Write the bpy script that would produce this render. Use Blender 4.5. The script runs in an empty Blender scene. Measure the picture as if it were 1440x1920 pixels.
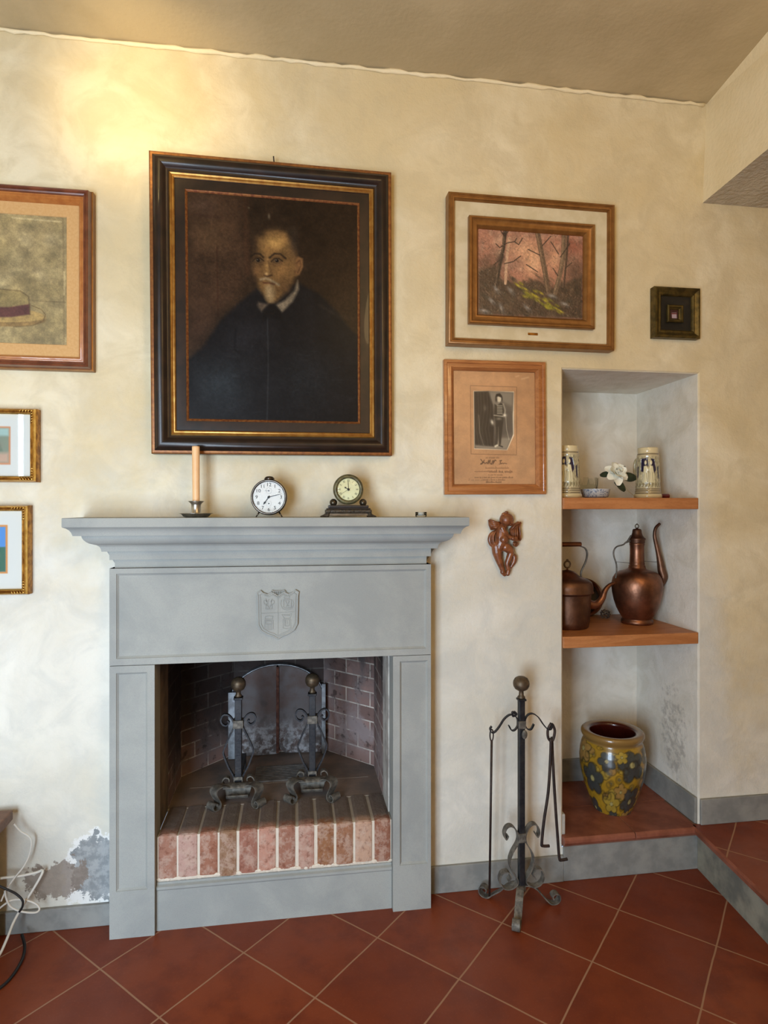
import bpy, bmesh, math, random
import numpy as np
from mathutils import Vector, Matrix
PI = math.pi
random.seed(5)
rng = np.random.default_rng(7)
C = bpy.context.scene.collection
sc = bpy.context.scene

# ------------------------------------------------------------------ camera, world, lights, exposure
CAMY, CAMZ, YAW, FPX = -2.17, 1.40, 0.1474, 1142.0
cam = bpy.data.cameras.new('camera')
cam.sensor_fit = 'VERTICAL'; cam.sensor_height = 36.0; cam.lens = FPX / 1920 * 36.0
cam.shift_y = -7.0 / 1920
cam.clip_start = 0.02
camo = bpy.data.objects.new('camera', cam); C.objects.link(camo)
camo.location = (0, CAMY, CAMZ); camo.rotation_euler = (PI / 2, 0, -YAW)
sc.camera = camo
sc.view_settings.view_transform = 'Standard'
sc.view_settings.look = 'None'
sc.view_settings.gamma = 1.0
sc.view_settings.use_curve_mapping = False
sc.view_settings.exposure = 0.03
w = bpy.data.worlds.new('world'); sc.world = w; w.use_nodes = True
w.node_tree.nodes['Background'].inputs[0].default_value = (0.55, 0.68, 0.9, 1)
w.node_tree.nodes['Background'].inputs[1].default_value = 1.0

def light(name, kind, loc, target, energy, color, **k):
    l = bpy.data.lights.new(name, kind); l.energy = energy; l.color = color
    for a, b in k.items(): setattr(l, a, b)
    o = bpy.data.objects.new(name, l); C.objects.link(o); o.location = loc
    if target is not None:
        o.rotation_euler = (Vector(target) - Vector(loc)).to_track_quat('-Z', 'Y').to_euler()
    return o
WX0, WX1, WZ0, WZ1, WY = -1.62, -0.52, 0.06, 1.85, -2.95       # glazed door in the back wall
light('daylight_door', 'AREA', ((WX0 + WX1) / 2, WY + 0.03, (WZ0 + WZ1) / 2), ((WX0 + WX1) / 2, 0, (WZ0 + WZ1) / 2), 146, (0.68, 0.84, 1.0),
      shape='RECTANGLE', size=WX1 - WX0, size_y=WZ1 - WZ0)
light('streak_light', 'AREA', (-2.065, WY + 0.03, 1.90), (-2.065, 0, 1.90), 1.2, (0.64, 0.82, 1.0), shape='RECTANGLE', size=.035, size_y=.6)  # added narrow light, sized to streak the upper print's glass
light('wall_spot', 'SPOT', (-0.60, -0.62, 2.69), (-0.50, 0, 2.76), 14, (1.0, 0.72, 0.28), spot_size=1.3, spot_blend=1.0, shadow_soft_size=0.03)
light('warm_fill', 'POINT', (0.55, -1.70, 2.55), None, 13, (1.0, 0.69, 0.31), shadow_soft_size=0.16)  # unseen warm fill without a fixture, kept clear of the portrait's reflection
light('warm_fill_right', 'POINT', (0.95, -2.5, 2.25), None, 13, (1.0, 0.70, 0.36), shadow_soft_size=0.20)  # unseen warm fill without a fixture, for the right wall and soffit

# ------------------------------------------------------------------ helpers
def lin(c):
    return tuple((x / 12.92 if x <= .04045 else ((x + .055) / 1.055) ** 2.4) for x in c)
def rgb(r, g, b): return lin((r / 255, g / 255, b / 255))

class NT:
    def __init__(s, name):
        s.m = bpy.data.materials.new(name); s.m.use_nodes = True
        s.t = s.m.node_tree; s.n = s.t.nodes; s.b = s.n['Principled BSDF']
        s.out = s.n['Material Output']
        s.tc = s.n.new('ShaderNodeTexCoord')
        s.co = s.tc.outputs['Object']
    def link(s, a, b): s.t.links.new(a, b)
    def put(s, sock, v):
        if hasattr(v, 'is_linked') or isinstance(v, bpy.types.NodeSocket): s.link(v, sock)
        elif isinstance(v, (tuple, list)) and len(v) == 3 and sock.type == 'RGBA': sock.default_value = (*v, 1)
        else: sock.default_value = v
    def math(s, op, a, b=0.0, c=None, clamp=False):
        n = s.n.new('ShaderNodeMath'); n.operation = op; n.use_clamp = clamp
        s.put(n.inputs[0], a); s.put(n.inputs[1], b)
        if c is not None: s.put(n.inputs[2], c)
        return n.outputs[0]
    def noise(s, scale, detail=4, rough=.55, vec=None, dist=0.0, stretch=None):
        n = s.n.new('ShaderNodeTexNoise'); n.inputs['Scale'].default_value = scale
        n.inputs['Detail'].default_value = detail; n.inputs['Roughness'].default_value = rough
        n.inputs['Distortion'].default_value = dist
        v = vec or s.co
        if stretch: 
            mp = s.n.new('ShaderNodeMapping'); mp.inputs['Scale'].default_value = stretch; s.link(v, mp.inputs[0]); v = mp.outputs[0]
        s.link(v, n.inputs['Vector'])
        return n.outputs['Fac']
    def ramp(s, v, lo, hi, a=0.0, b=1.0):
        n = s.n.new('ShaderNodeMapRange'); n.interpolation_type = 'SMOOTHSTEP'
        s.put(n.inputs[0], v); n.inputs[1].default_value = lo; n.inputs[2].default_value = hi
        n.inputs[3].default_value = a; n.inputs[4].default_value = b
        return n.outputs[0]
    def mix(s, f, a, b, mode='MIX'):
        n = s.n.new('ShaderNodeMix'); n.data_type = 'RGBA'; n.blend_type = mode
        s.put(n.inputs[0], f); s.put(n.inputs[6], a); s.put(n.inputs[7], b)
        return n.outputs[2]
    def sep(s, v=None):
        n = s.n.new('ShaderNodeSeparateXYZ'); s.link(v or s.co, n.inputs[0]); return n.outputs
    def comb(s, x, y, z):
        n = s.n.new('ShaderNodeCombineXYZ')
        for i, q in enumerate((x, y, z)): s.put(n.inputs[i], q)
        return n.outputs[0]
    def bump(s, h, strength, dist=.01, prev=None):
        n = s.n.new('ShaderNodeBump'); n.inputs['Strength'].default_value = strength; n.inputs['Distance'].default_value = dist
        s.put(n.inputs['Height'], h)
        if prev: s.link(prev, n.inputs['Normal'])
        s.link(n.outputs[0], s.b.inputs['Normal']); return n.outputs[0]
    def base(s, v): s.put(s.b.inputs['Base Color'], v)
    def set(s, rough=None, metal=None, coat=None, coat_rough=None, spec=None, ior=None, trans=None, sss=None):
        for k, v in (('Roughness', rough), ('Metallic', metal), ('Coat Weight', coat), ('Coat Roughness', coat_rough), ('Specular IOR Level', spec), ('IOR', ior), ('Transmission Weight', trans), ('Subsurface Weight', sss)):
            if v is not None: s.put(s.b.inputs[k], v)
        return s

def simple(name, c1, c2=None, rough=.5, metal=0., nscale=40, bump=0.0, bscale=None, coat=0., spec=None, stretch=None, lo=.35, hi=.65, bdist=.002):
    t = NT(name); f = t.noise(nscale, 5, .6, stretch=stretch)
    t.base(t.mix(t.ramp(f, lo, hi), c1, c2 or c1))
    t.set(rough=rough, metal=metal, coat=coat, spec=spec)
    if bump: t.bump(t.noise(bscale or nscale * 3, 4, .6, stretch=stretch), bump, bdist)
    return t.m

def mesh_obj(name, verts, faces, m, parent=None, smooth=False, loc=None, mats=None, fmat=None):
    me = bpy.data.meshes.new(name); me.from_pydata([tuple(v) for v in verts], [], faces); me.update()
    for q in (mats or [m]): me.materials.append(q)
    if fmat is not None: me.polygons.foreach_set('material_index', fmat)
    if smooth: me.polygons.foreach_set('use_smooth', [True] * len(me.polygons))
    o = bpy.data.objects.new(name, me); C.objects.link(o)
    if parent: o.parent = parent
    if loc: o.location = loc
    return o
def fixn(o):
    bm = bmesh.new(); bm.from_mesh(o.data); bmesh.ops.recalc_face_normals(bm, faces=bm.faces); bm.to_mesh(o.data); bm.free(); return o
def bev(o, wd=.003, seg=2, ang=.6):
    md = o.modifiers.new('bevel', 'BEVEL'); md.width = wd; md.segments = seg; md.limit_method = 'ANGLE'; md.angle_limit = ang
    return o
class MB:
    def __init__(s): s.v = []; s.f = []; s.mi = []
    def add(s, v, f, mi=0):
        k = len(s.v); s.v += [tuple(q) for q in v]; s.f += [tuple(i + k for i in q) for q in f]; s.mi += [mi] * len(f); return s
    def box(s, x0, x1, y0, y1, z0, z1, mi=0):
        v = [(x, y, z) for x in (x0, x1) for y in (y0, y1) for z in (z0, z1)]
        return s.add(v, [(0, 1, 3, 2), (4, 6, 7, 5), (0, 4, 5, 1), (2, 3, 7, 6), (0, 2, 6, 4), (1, 5, 7, 3)], mi)
    def prism(s, pts, y0, y1, mi=0):      # outline in (x,z), extruded along y
        n = len(pts); v = [(x, y0, z) for x, z in pts] + [(x, y1, z) for x, z in pts]
        f = [tuple(range(n)), tuple(range(2 * n - 1, n - 1, -1))] + [(i, i + n, (i + 1) % n + n, (i + 1) % n) for i in range(n)]
        return s.add(v, f, mi)
    def lathe(s, prof, seg=48, c=(0, 0, 0), axis='z', mi=0, cap=True):
        v = []; f = []; n = len(prof)
        for r, h in prof:
            for k in range(seg):
                a = 2 * PI * k / seg; p = (r * math.cos(a), r * math.sin(a), h)
                if axis == 'y': p = (p[0], p[2], p[1])
                if axis == 'x': p = (p[2], p[0], p[1])
                v.append((p[0] + c[0], p[1] + c[1], p[2] + c[2]))
        for i in range(n - 1):
            for k in range(seg):
                a, b = i * seg + k, i * seg + (k + 1) % seg; f.append((a, b, b + seg, a + seg))
        if cap:
            if prof[0][0] > 1e-5: f.append(tuple(range(seg))[::-1])
            if prof[-1][0] > 1e-5: f.append(tuple((n - 1) * seg + k for k in range(seg)))
        return s.add(v, f, mi)
    def sphere(s, c, r, sx=1, sy=1, sz=1, seg=24, rings=14, mi=0, rot=None):
        v = []; f = []
        R = rot or Matrix.Identity(3)
        for i in range(rings + 1):
            t = PI * i / rings
            for k in range(seg):
                a = 2 * PI * k / seg
                p = R @ Vector((r * sx * math.sin(t) * math.cos(a), r * sy * math.sin(t) * math.sin(a), r * sz * math.cos(t)))
                v.append((p.x + c[0], p.y + c[1], p.z + c[2]))
        for i in range(rings):
            for k in range(seg):
                a, b = i * seg + k, i * seg + (k + 1) % seg; f.append((a, a + seg, b + seg, b))
        return s.add(v, f, mi)
    def tube(s, pts, r, seg=12, mi=0, cap=True):
        P = [Vector(p) for p in pts]; n = len(P); rr = r if isinstance(r, (list, tuple)) else [r] * n
        v = []; f = []; up = None
        for i in range(n):
            t = (P[min(i + 1, n - 1)] - P[max(i - 1, 0)]).normalized()
            if up is None:
                up = Vector((0, 0, 1)) if abs(t.z) < .9 else Vector((1, 0, 0))
            a = (up - t * up.dot(t)).normalized(); b = t.cross(a); up = a
            for k in range(seg):
                q = 2 * PI * k / seg; p = P[i] + (a * math.cos(q) + b * math.sin(q)) * rr[i]; v.append(p)
        for i in range(n - 1):
            for k in range(seg):
                x, y = i * seg + k, i * seg + (k + 1) % seg; f.append((x, y, y + seg, x + seg))
        if cap: f.append(tuple(range(seg))[::-1]); f.append(tuple((n - 1) * seg + k for k in range(seg)))
        return s.add(v, f, mi)
    def ribbon(s, pts, wd, width, thick, mi=0):   # flat bar along pts, width along wd
        P = [Vector(p) for p in pts]; n = len(P); W = Vector(wd).normalized(); v = []; f = []
        ws = width if isinstance(width, (list, tuple)) else [width] * n
        ts = thick if isinstance(thick, (list, tuple)) else [thick] * n
        for i in range(n):
            t = (P[min(i + 1, n - 1)] - P[max(i - 1, 0)]).normalized(); N = t.cross(W).normalized()
            for a, b in ((-1, -1), (1, -1), (1, 1), (-1, 1)):
                v.append(P[i] + W * a * ws[i] / 2 + N * b * ts[i] / 2)
        for i in range(n - 1):
            for k in range(4):
                x, y = i * 4 + k, i * 4 + (k + 1) % 4; f.append((x, y, y + 4, x + 4))
        f.append((3, 2, 1, 0)); m = (n - 1) * 4; f.append((m, m + 1, m + 2, m + 3))
        return s.add(v, f, mi)
    def build(s, name, m, parent=None, smooth=False, loc=None, fix=True):
        mats = m if isinstance(m, (list, tuple)) else [m]
        o = mesh_obj(name, s.v, s.f, None, parent, smooth, loc, mats=mats, fmat=s.mi)
        if fix: fixn(o)
        return o
def smooth_angle(o, ang=.7):
    me = o.data; me.polygons.foreach_set('use_smooth', [True] * len(me.polygons))
    bm = bmesh.new(); bm.from_mesh(me)
    for e in bm.edges:
        if len(e.link_faces) == 2 and e.calc_face_angle(0) > ang: e.smooth = False
    bm.to_mesh(me); bm.free(); return o
def curve(pts, n=8):        # Catmull-Rom through points
    P = [Vector(p) for p in pts]; out = []
    for i in range(len(P) - 1):
        a, b, c, d = P[max(i - 1, 0)], P[i], P[i + 1], P[min(i + 2, len(P) - 1)]
        for k in range(n):
            t = k / n; out.append(.5 * ((2 * b) + (c - a) * t + (2 * a - 5 * b + 4 * c - d) * t * t + (3 * b - a - 3 * c + d) * t ** 3))
    out.append(P[-1]); return out
def spiral(cx, cz, r0, r1, a0, a1, n=28, y=0):
    return [(cx + (r0 + (r1 - r0) * k / n) * math.cos(a0 + (a1 - a0) * k / n), y, cz + (r0 + (r1 - r0) * k / n) * math.sin(a0 + (a1 - a0) * k / n)) for k in range(n + 1)]
def thing(name, label, cat, loc=(0, 0, 0), rot=(0, 0, 0), group=None):
    o = bpy.data.objects.new(name, None); C.objects.link(o); o.empty_display_size = .05
    o.location = loc; o.rotation_euler = rot; o['label'] = label; o['category'] = cat
    if group: o['group'] = group
    return o
def tag(o, label, cat, group=None):
    o['label'] = label; o['category'] = cat
    if group: o['group'] = group
    return o
def struct(o, label=None):
    o['kind'] = 'structure'
    if label: o['label'] = label
    return o
def copy_thing(o, parent=None):
    c = o.copy(); C.objects.link(c); c.parent = parent
    for ch in list(o.children): copy_thing(ch, c)
    return c
def text_mesh(s, size, ext=.0002):
    cu = bpy.data.curves.new('lettering', 'FONT'); cu.body = s; cu.size = size; cu.align_x = 'CENTER'; cu.align_y = 'CENTER'; cu.extrude = ext; cu.resolution_u = 3
    o = bpy.data.objects.new('lettering', cu); C.objects.link(o)
    bpy.context.view_layer.update()
    me = bpy.data.meshes.new_from_object(o.evaluated_get(bpy.context.evaluated_depsgraph_get()))
    v = [tuple(q.co) for q in me.vertices]; f = [tuple(p.vertices) for p in me.polygons]
    C.objects.unlink(o); bpy.data.objects.remove(o); bpy.data.meshes.remove(me); bpy.data.curves.remove(cu)
    return v, f

# ---- painted surfaces: a small brush engine whose result becomes colour on a finely divided mesh
def vnoise(H, W, cell, seed):
    r = np.random.default_rng(seed); gh, gw = int(H / cell) + 3, int(W / cell) + 3; g = r.random((gh, gw))
    y = np.arange(H) / cell; x = np.arange(W) / cell; yi = y.astype(int); xi = x.astype(int)
    fy = (y - yi)[:, None]; fx = (x - xi)[None, :]; fy = fy * fy * (3 - 2 * fy); fx = fx * fx * (3 - 2 * fx)
    a = g[np.ix_(yi, xi)]; b = g[np.ix_(yi, xi + 1)]; c = g[np.ix_(yi + 1, xi)]; d = g[np.ix_(yi + 1, xi + 1)]
    return (a * (1 - fx) + b * fx) * (1 - fy) + (c * (1 - fx) + d * fx) * fy
def fbm(H, W, cell, seed, n=4):
    o = 0; a = 1; t = 0
    for k in range(n): o = o + a * vnoise(H, W, max(cell / 2 ** k, 1.01), seed + k); t += a; a *= .55
    return o / t
class Cv:
    def __init__(s, W, H, quad=((0, 0), (1, 0), (1, 1), (0, 1)), bg=(128, 128, 128)):
        s.W, s.H = W, H; s.a = np.ones((H, W, 3)) * np.array(bg) / 255.
        s.Y, s.X = np.mgrid[0:H, 0:W].astype(float)
        dst = ((0, 0), (W - 1, 0), (W - 1, H - 1), (0, H - 1)); A = []; B = []
        for (x, y), (u, v) in zip(quad, dst):
            A += [[x, y, 1, 0, 0, 0, -u * x, -u * y], [0, 0, 0, x, y, 1, -v * x, -v * y]]; B += [u, v]
        s.h = np.append(np.linalg.solve(np.array(A, float), np.array(B, float)), 1).reshape(3, 3)
        s.k = W / abs(quad[1][0] - quad[0][0])
    def p(s, x, y):
        q = s.h @ np.array([x, y, 1.]); return q[0] / q[2], q[1] / q[2]
    def lay(s, m, col, alpha=1.):
        m = np.clip(m, 0, 1)[..., None] * alpha; s.a = s.a * (1 - m) + np.array(col) / 255. * m
    def blob(s, x, y, rx, ry, col, alpha=1., ang=0., hard=1.):
        cx, cy = s.p(x, y); rx *= s.k; ry *= s.k; c, q = math.cos(ang), math.sin(ang)
        dx = s.X - cx; dy = s.Y - cy; u = (dx * c + dy * q) / rx; v = (-dx * q + dy * c) / ry; d = u * u + v * v
        if hard > 1: s.lay((1.0 - np.sqrt(d)) * hard + .5, col, alpha)
        else: s.lay(np.exp(-d * 1.3), col, alpha)
    def poly(s, pts, col, alpha=1., soft=1.0):
        P = [s.p(*q) for q in pts]; ins = np.zeros((s.H, s.W), bool); dist = np.full((s.H, s.W), 1e9)
        for i in range(len(P)):
            (x1, y1), (x2, y2) = P[i], P[(i + 1) % len(P)]
            if y1 != y2:
                c = ((y1 > s.Y) != (y2 > s.Y)) & (s.X < (x2 - x1) * (s.Y - y1) / (y2 - y1) + x1); ins ^= c
            dist = np.minimum(dist, s._sd(x1, y1, x2, y2))
        d = np.where(ins, dist, -dist); s.lay(d / (2 * soft) + .5, col, alpha)
    def _sd(s, x1, y1, x2, y2):
        dx, dy = x2 - x1, y2 - y1; L = dx * dx + dy * dy + 1e-9
        t = np.clip(((s.X - x1) * dx + (s.Y - y1) * dy) / L, 0, 1)
        return np.hypot(s.X - x1 - t * dx, s.Y - y1 - t * dy)
    def stroke(s, pts, wd, col, alpha=1., soft=1.0, wd2=None):
        P = [s.p(*q) for q in pts]; m = np.zeros((s.H, s.W)); n = len(P) - 1
        for i in range(n):
            ww = wd if wd2 is None else wd + (wd2 - wd) * i / max(n - 1, 1)
            m = np.maximum(m, np.clip((ww * s.k / 2 - s._sd(*P[i], *P[i + 1])) / (2 * soft) + .5, 0, 1) * min(1, ww * s.k))
        s.lay(m, col, alpha)
    def noise(s, cell, amt, seed=1, tint=(1, 1, 1)):
        s.a = s.a * (1 + ((fbm(s.H, s.W, cell, seed) - .5) * 2 * amt)[..., None] * np.array(tint))
    def cols(s, gain=1.):
        a = np.clip(s.a, 0, 1); l = np.where(a <= .04045, a / 12.92, ((a + .055) / 1.055) ** 2.4) * gain
        return np.clip(l, 0, 1)
def set_cols(me, cols):
    at = me.color_attributes.new('Col', 'FLOAT_COLOR', 'POINT')
    a = np.ones((len(me.vertices), 4), np.float32); a[:, :3] = cols; at.data.foreach_set('color', a.ravel())
def paint_mat(name, rough=.5, coat=0., bump=.0, bscale=300, coat_rough=.1, spec=.5):
    t = NT(name); at = t.n.new('ShaderNodeVertexColor'); at.layer_name = 'Col'
    t.base(at.outputs[0]); t.set(rough=rough, coat=coat, coat_rough=coat_rough, spec=spec)
    if bump: t.bump(t.noise(bscale, 3, .6), bump, .001)
    return t.m
def picture(name, cv, w_, h_, y, m, parent, gain=1., relief=0.):
    W, H = cv.W, cv.H; x = np.linspace(-w_ / 2, w_ / 2, W); z = np.linspace(h_ / 2, -h_ / 2, H)
    X, Z = np.meshgrid(x, z); Y = np.full_like(X, y)
    if relief: Y = Y - relief * fbm(H, W, 6, 33)
    me = bpy.data.meshes.new(name); co = np.stack([X, Y, Z], -1).reshape(-1, 3)
    i = np.arange(H * W).reshape(H, W); F = np.stack([i[:-1, :-1], i[1:, :-1], i[1:, 1:], i[:-1, 1:]], -1).reshape(-1, 4)
    me.vertices.add(len(co)); me.vertices.foreach_set('co', co.ravel())
    me.loops.add(F.size); me.loops.foreach_set('vertex_index', F.ravel())
    me.polygons.add(len(F)); me.polygons.foreach_set('loop_start', np.arange(0, F.size, 4)); me.update()
    me.polygons.foreach_set('use_smooth', [True] * len(F)); me.materials.append(m)
    set_cols(me, cv.cols(gain).reshape(-1, 3)); me.validate()
    o = bpy.data.objects.new(name, me); C.objects.link(o); o.parent = parent; return o

def moulding(name, w_, h_, prof, m, parent, back=0.0):
    """prof: (d inward, height towards the room, material index of the strip that starts here)"""
    v = []; f = []; mi = []
    pr = [(prof[0][0], back, prof[0][2])] + list(prof) + [(prof[-1][0], back, 0)]
    for d, hgt, _ in pr:
        for a, b in ((-1, 1), (1, 1), (1, -1), (-1, -1)): v.append((a * (w_ / 2 - d), -hgt, b * (h_ / 2 - d)))
    for i in range(len(pr) - 1):
        for k in range(4):
            a, b = i * 4 + k, i * 4 + (k + 1) % 4; f.append((a, b, b + 4, a + 4)); mi.append(pr[i][2])
    o = mesh_obj(name, v, f, None, parent, mats=m if isinstance(m, list) else [m], fmat=mi)
    return smooth_angle(fixn(o), .62)

# ------------------------------------------------------------------ materials
def plaster(name, patches=True):
    t = NT(name)
    big = t.ramp(t.noise(1.7, 5, .6, dist=.6), .35, .68); mid = t.ramp(t.noise(7, 6, .62, dist=.8), .38, .66)
    col = t.mix(big, rgb(216, 198, 158), rgb(232, 220, 190)); col = t.mix(t.math('MULTIPLY', mid, .55), col, rgb(204, 188, 153))
    xyz = t.sep()
    if patches:
        n1 = t.noise(11, 7, .68); n2 = t.noise(34, 5, .7)
        def ell(cx, cz, rx, rz, amp):
            a = t.math('DIVIDE', t.math('SUBTRACT', xyz[0], cx), rx); b = t.math('DIVIDE', t.math('SUBTRACT', xyz[2], cz), rz)
            d = t.math('SQRT', t.math('ADD', t.math('MULTIPLY', a, a), t.math('MULTIPLY', b, b)))
            e = t.math('ADD', t.math('MULTIPLY', t.math('SUBTRACT', n1, .5), amp), t.math('MULTIPLY', t.math('SUBTRACT', n2, .5), amp * .8))
            return t.math('ADD', d, e)
        # whitish low wall, cool daylight put into its colour; flaked areas beside the fireplace
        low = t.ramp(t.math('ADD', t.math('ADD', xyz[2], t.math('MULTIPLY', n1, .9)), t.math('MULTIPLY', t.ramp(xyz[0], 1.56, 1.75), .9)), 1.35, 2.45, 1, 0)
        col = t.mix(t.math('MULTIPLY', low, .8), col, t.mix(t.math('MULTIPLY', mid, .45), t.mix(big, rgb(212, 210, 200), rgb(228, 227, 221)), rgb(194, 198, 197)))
        col = t.mix(t.math('MULTIPLY', t.ramp(xyz[1], .002, .008), .8), col, t.mix(mid, rgb(236, 232, 222), rgb(222, 216, 202)))
        gp = t.ramp(ell(-.655, .185, .082, .110, 1.8), .97, 1.03, 1, 0)
        rim = t.ramp(ell(-.66, .175, .10, .135, 1.1), 1.0, 1.1, 1, 0)
        col = t.mix(t.math('MULTIPLY', rim, .6), col, rgb(240, 240, 240))
        col = t.mix(gp, col, t.mix(t.ramp(n2, .4, .6), rgb(138, 142, 143), rgb(166, 168, 168)))
        bp = t.ramp(ell(-.775, .165, .080, .060, 2.6), .95, 1.08, 1, 0)
        col = t.mix(t.math('MULTIPLY', bp, .85), col, t.mix(n2, rgb(105, 92, 84), rgb(160, 145, 130)))
        # damp stains on the niche's right cheek
        c2 = t.mix(1.0, (0, 0, 0), (0, 0, 0))
        a = t.math('DIVIDE', t.math('SUBTRACT', xyz[1], .16), .09); b = t.math('DIVIDE', t.math('SUBTRACT', xyz[2], .47), .17)
        dd = t.math('ADD', t.math('SQRT', t.math('ADD', t.math('MULTIPLY', a, a), t.math('MULTIPLY', b, b))), t.math('MULTIPLY', t.math('SUBTRACT', n1, .5), 2.2))
        st = t.math('MULTIPLY', t.ramp(dd, .8, 1.1, 1, 0), t.ramp(xyz[1], .02, .03))
        st = t.math('MULTIPLY', st, t.ramp(n2, .40, .62))
        col = t.mix(t.math('MULTIPLY', st, .6), col, rgb(160, 155, 148))
    t.base(col); t.set(rough=.92, spec=.2)
    b1 = t.bump(t.noise(9, 6, .65), .35, .02); t.bump(t.noise(120, 4, .6), .25, .004, b1)
    return t.m
M = {}
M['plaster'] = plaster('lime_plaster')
M['ceil'] = simple('ceiling_plaster', rgb(186, 168, 132), rgb(200, 182, 146), .95, nscale=2.5, bump=.3, bscale=30, bdist=.006)
M['rough'] = simple('rough_render', rgb(190, 176, 152), rgb(205, 192, 168), .95, nscale=6, bump=.8, bscale=45, bdist=.02)
M['beam'] = simple('beam_plaster', rgb(236, 220, 182), rgb(242, 228, 194), .95, nscale=4, bump=.4, bscale=60, bdist=.006)
M['skirt'] = simple('grey_skirting_paint', rgb(126, 127, 124), rgb(146, 146, 141), .7, nscale=14, bump=.25, bscale=60)
M['skirt_white'] = simple('limewashed_skirting', rgb(205, 203, 196), rgb(180, 178, 172), .8, nscale=20)
def stone():
    t = NT('grey_sandstone'); a = t.ramp(t.noise(4, 5, .6, dist=.4), .35, .65); b = t.ramp(t.noise(420, 3, .7), .42, .66)
    c = t.mix(a, rgb(150, 153, 150), rgb(165, 167, 162)); c = t.mix(t.math('MULTIPLY', b, .35), c, rgb(138, 141, 142))
    t.base(c); t.set(rough=.85, spec=.25); t.bump(t.noise(420, 3, .7), .10, .001); return t.m
M['stone'] = stone()
def tiles():
    t = NT('terracotta_tiles'); xyz = t.sep(); th = PI / 4 + .0141; s_ = .3010
    dx = t.math('SUBTRACT', xyz[0], -.1552); dy = t.math('SUBTRACT', xyz[1], -.2077)
    wob = t.math('MULTIPLY', t.math('SUBTRACT', t.noise(5, 2, .5), .5), .006)
    u = t.math('DIVIDE', t.math('ADD', t.math('ADD', t.math('MULTIPLY', dx, math.cos(th)), t.math('MULTIPLY', dy, math.sin(th))), wob), s_)
    v = t.math('DIVIDE', t.math('ADD', t.math('SUBTRACT', t.math('MULTIPLY', dy, math.cos(th)), t.math('MULTIPLY', dx, math.sin(th))), wob), s_)
    def edge(q):
        f = t.math('FRACT', t.math('ADD', q, 100.5)); return t.math('ABSOLUTE', t.math('SUBTRACT', f, .5))
    d = t.math('MINIMUM', edge(u), edge(v))
    g = t.ramp(d, .0065, .0100, 1, 0)
    wn = t.n.new('ShaderNodeTexWhiteNoise'); wn.noise_dimensions = '3D'
    t.link(t.comb(t.math('FLOOR', t.math('ADD', u, 100)), t.math('FLOOR', t.math('ADD', v, 100)), 0.5), wn.inputs[0])
    c = t.mix(wn.outputs['Value'], rgb(120, 52, 24), rgb(134, 62, 30))
    c = t.mix(t.ramp(t.noise(7, 5, .6), .4, .7), c, rgb(110, 46, 22))
    c = t.mix(t.math('MULTIPLY', t.ramp(t.noise(160, 3, .6), .55, .75), .3), c, rgb(152, 84, 54))
    c = t.mix(g, c, rgb(160, 122, 96)); t.base(c)
    t.set(rough=t.math('ADD', t.math('MULTIPLY', g, .4), t.ramp(t.noise(9, 3, .6), .3, .7, .36, .5)), spec=.42)
    b1 = t.bump(g, -.5, .003); t.bump(t.noise(14, 3, .5), .12, .01, b1); return t.m
M['tiles'] = tiles()
M['step_tile'] = simple('step_terracotta', rgb(118, 66, 48), rgb(150, 90, 70), .5, nscale=9, bump=.2, bscale=80)
def wood(name, a, b, rough=.45, ring=22, axis=0, coat=0.):
    t = NT(name); st = [6, 6, 6]; st[axis] = .6
    f = t.noise(ring / 4, 5, .65, dist=1.2, stretch=tuple(st)); g = t.noise(ring * 4, 3, .6, stretch=tuple(st))
    c = t.mix(t.ramp(f, .35, .65), a, b); c = t.mix(t.math('MULTIPLY', t.ramp(g, .5, .7), .35), c, tuple(x * .5 for x in a))
    t.base(c); t.set(rough=rough, coat=coat); t.bump(g, .12, .001); return t.m
M['pine'] = wood('stained_pine', rgb(168, 106, 60), rgb(190, 128, 78), .5)
M['pine_top'] = M['pine']
M['cherry'] = wood('cherry_frame_wood', rgb(150, 92, 50), rgb(178, 116, 66), .32, coat=.3)
M['orange'] = simple('orange_frame_wood', rgb(166, 98, 46), rgb(186, 120, 60), .35, nscale=30, coat=.3, stretch=(1, 1, 1))
M['maroon'] = simple('maroon_frame_lacquer', rgb(98, 52, 34), rgb(122, 68, 44), .3, nscale=25, coat=.3)
M['brownedge'] = simple('red_brown_gilt_edge', rgb(120, 72, 38), rgb(146, 96, 48), .4, .4, nscale=60)
M['ebony'] = simple('ebonised_moulding', rgb(26, 17, 14), rgb(42, 27, 20), .36, nscale=18, coat=.12, spec=.35)
M['gold'] = simple('worn_gilding', rgb(184, 140, 72), rgb(160, 112, 54), .36, .75, nscale=40, bump=.1)
M['gold_red'] = simple('gilding_over_red_bole', rgb(156, 104, 58), rgb(116, 66, 40), .4, .6, nscale=90)
M['goldwood'] = simple('gilt_brown_frame', rgb(148, 104, 56), rgb(132, 90, 46), .38, .5, nscale=30)
M['brightgold'] = simple('bright_burnished_gold', rgb(238, 196, 110), rgb(206, 158, 74), .26, .8, nscale=35)
M['darkgold'] = simple('dark_toned_gold', rgb(186, 132, 58), rgb(122, 78, 32), .28, .85, nscale=40)
M['olivegold'] = simple('olive_gilt', rgb(104, 88, 46), rgb(70, 60, 32), .4, .7, nscale=40)
M['linen'] = simple('linen_slip', rgb(214, 200, 168), rgb(202, 186, 150), .9, nscale=16, bump=.3, bscale=500)
M['matpeach'] = simple('peach_mount', rgb(206, 164, 110), rgb(200, 156, 100), .85, nscale=120)
M['matgrey'] = simple('pale_grey_mount', rgb(206, 204, 196), rgb(198, 196, 188), .85, nscale=60)
M['black'] = simple('black_slip', rgb(22, 20, 18), rgb(28, 26, 22), .5)
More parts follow.
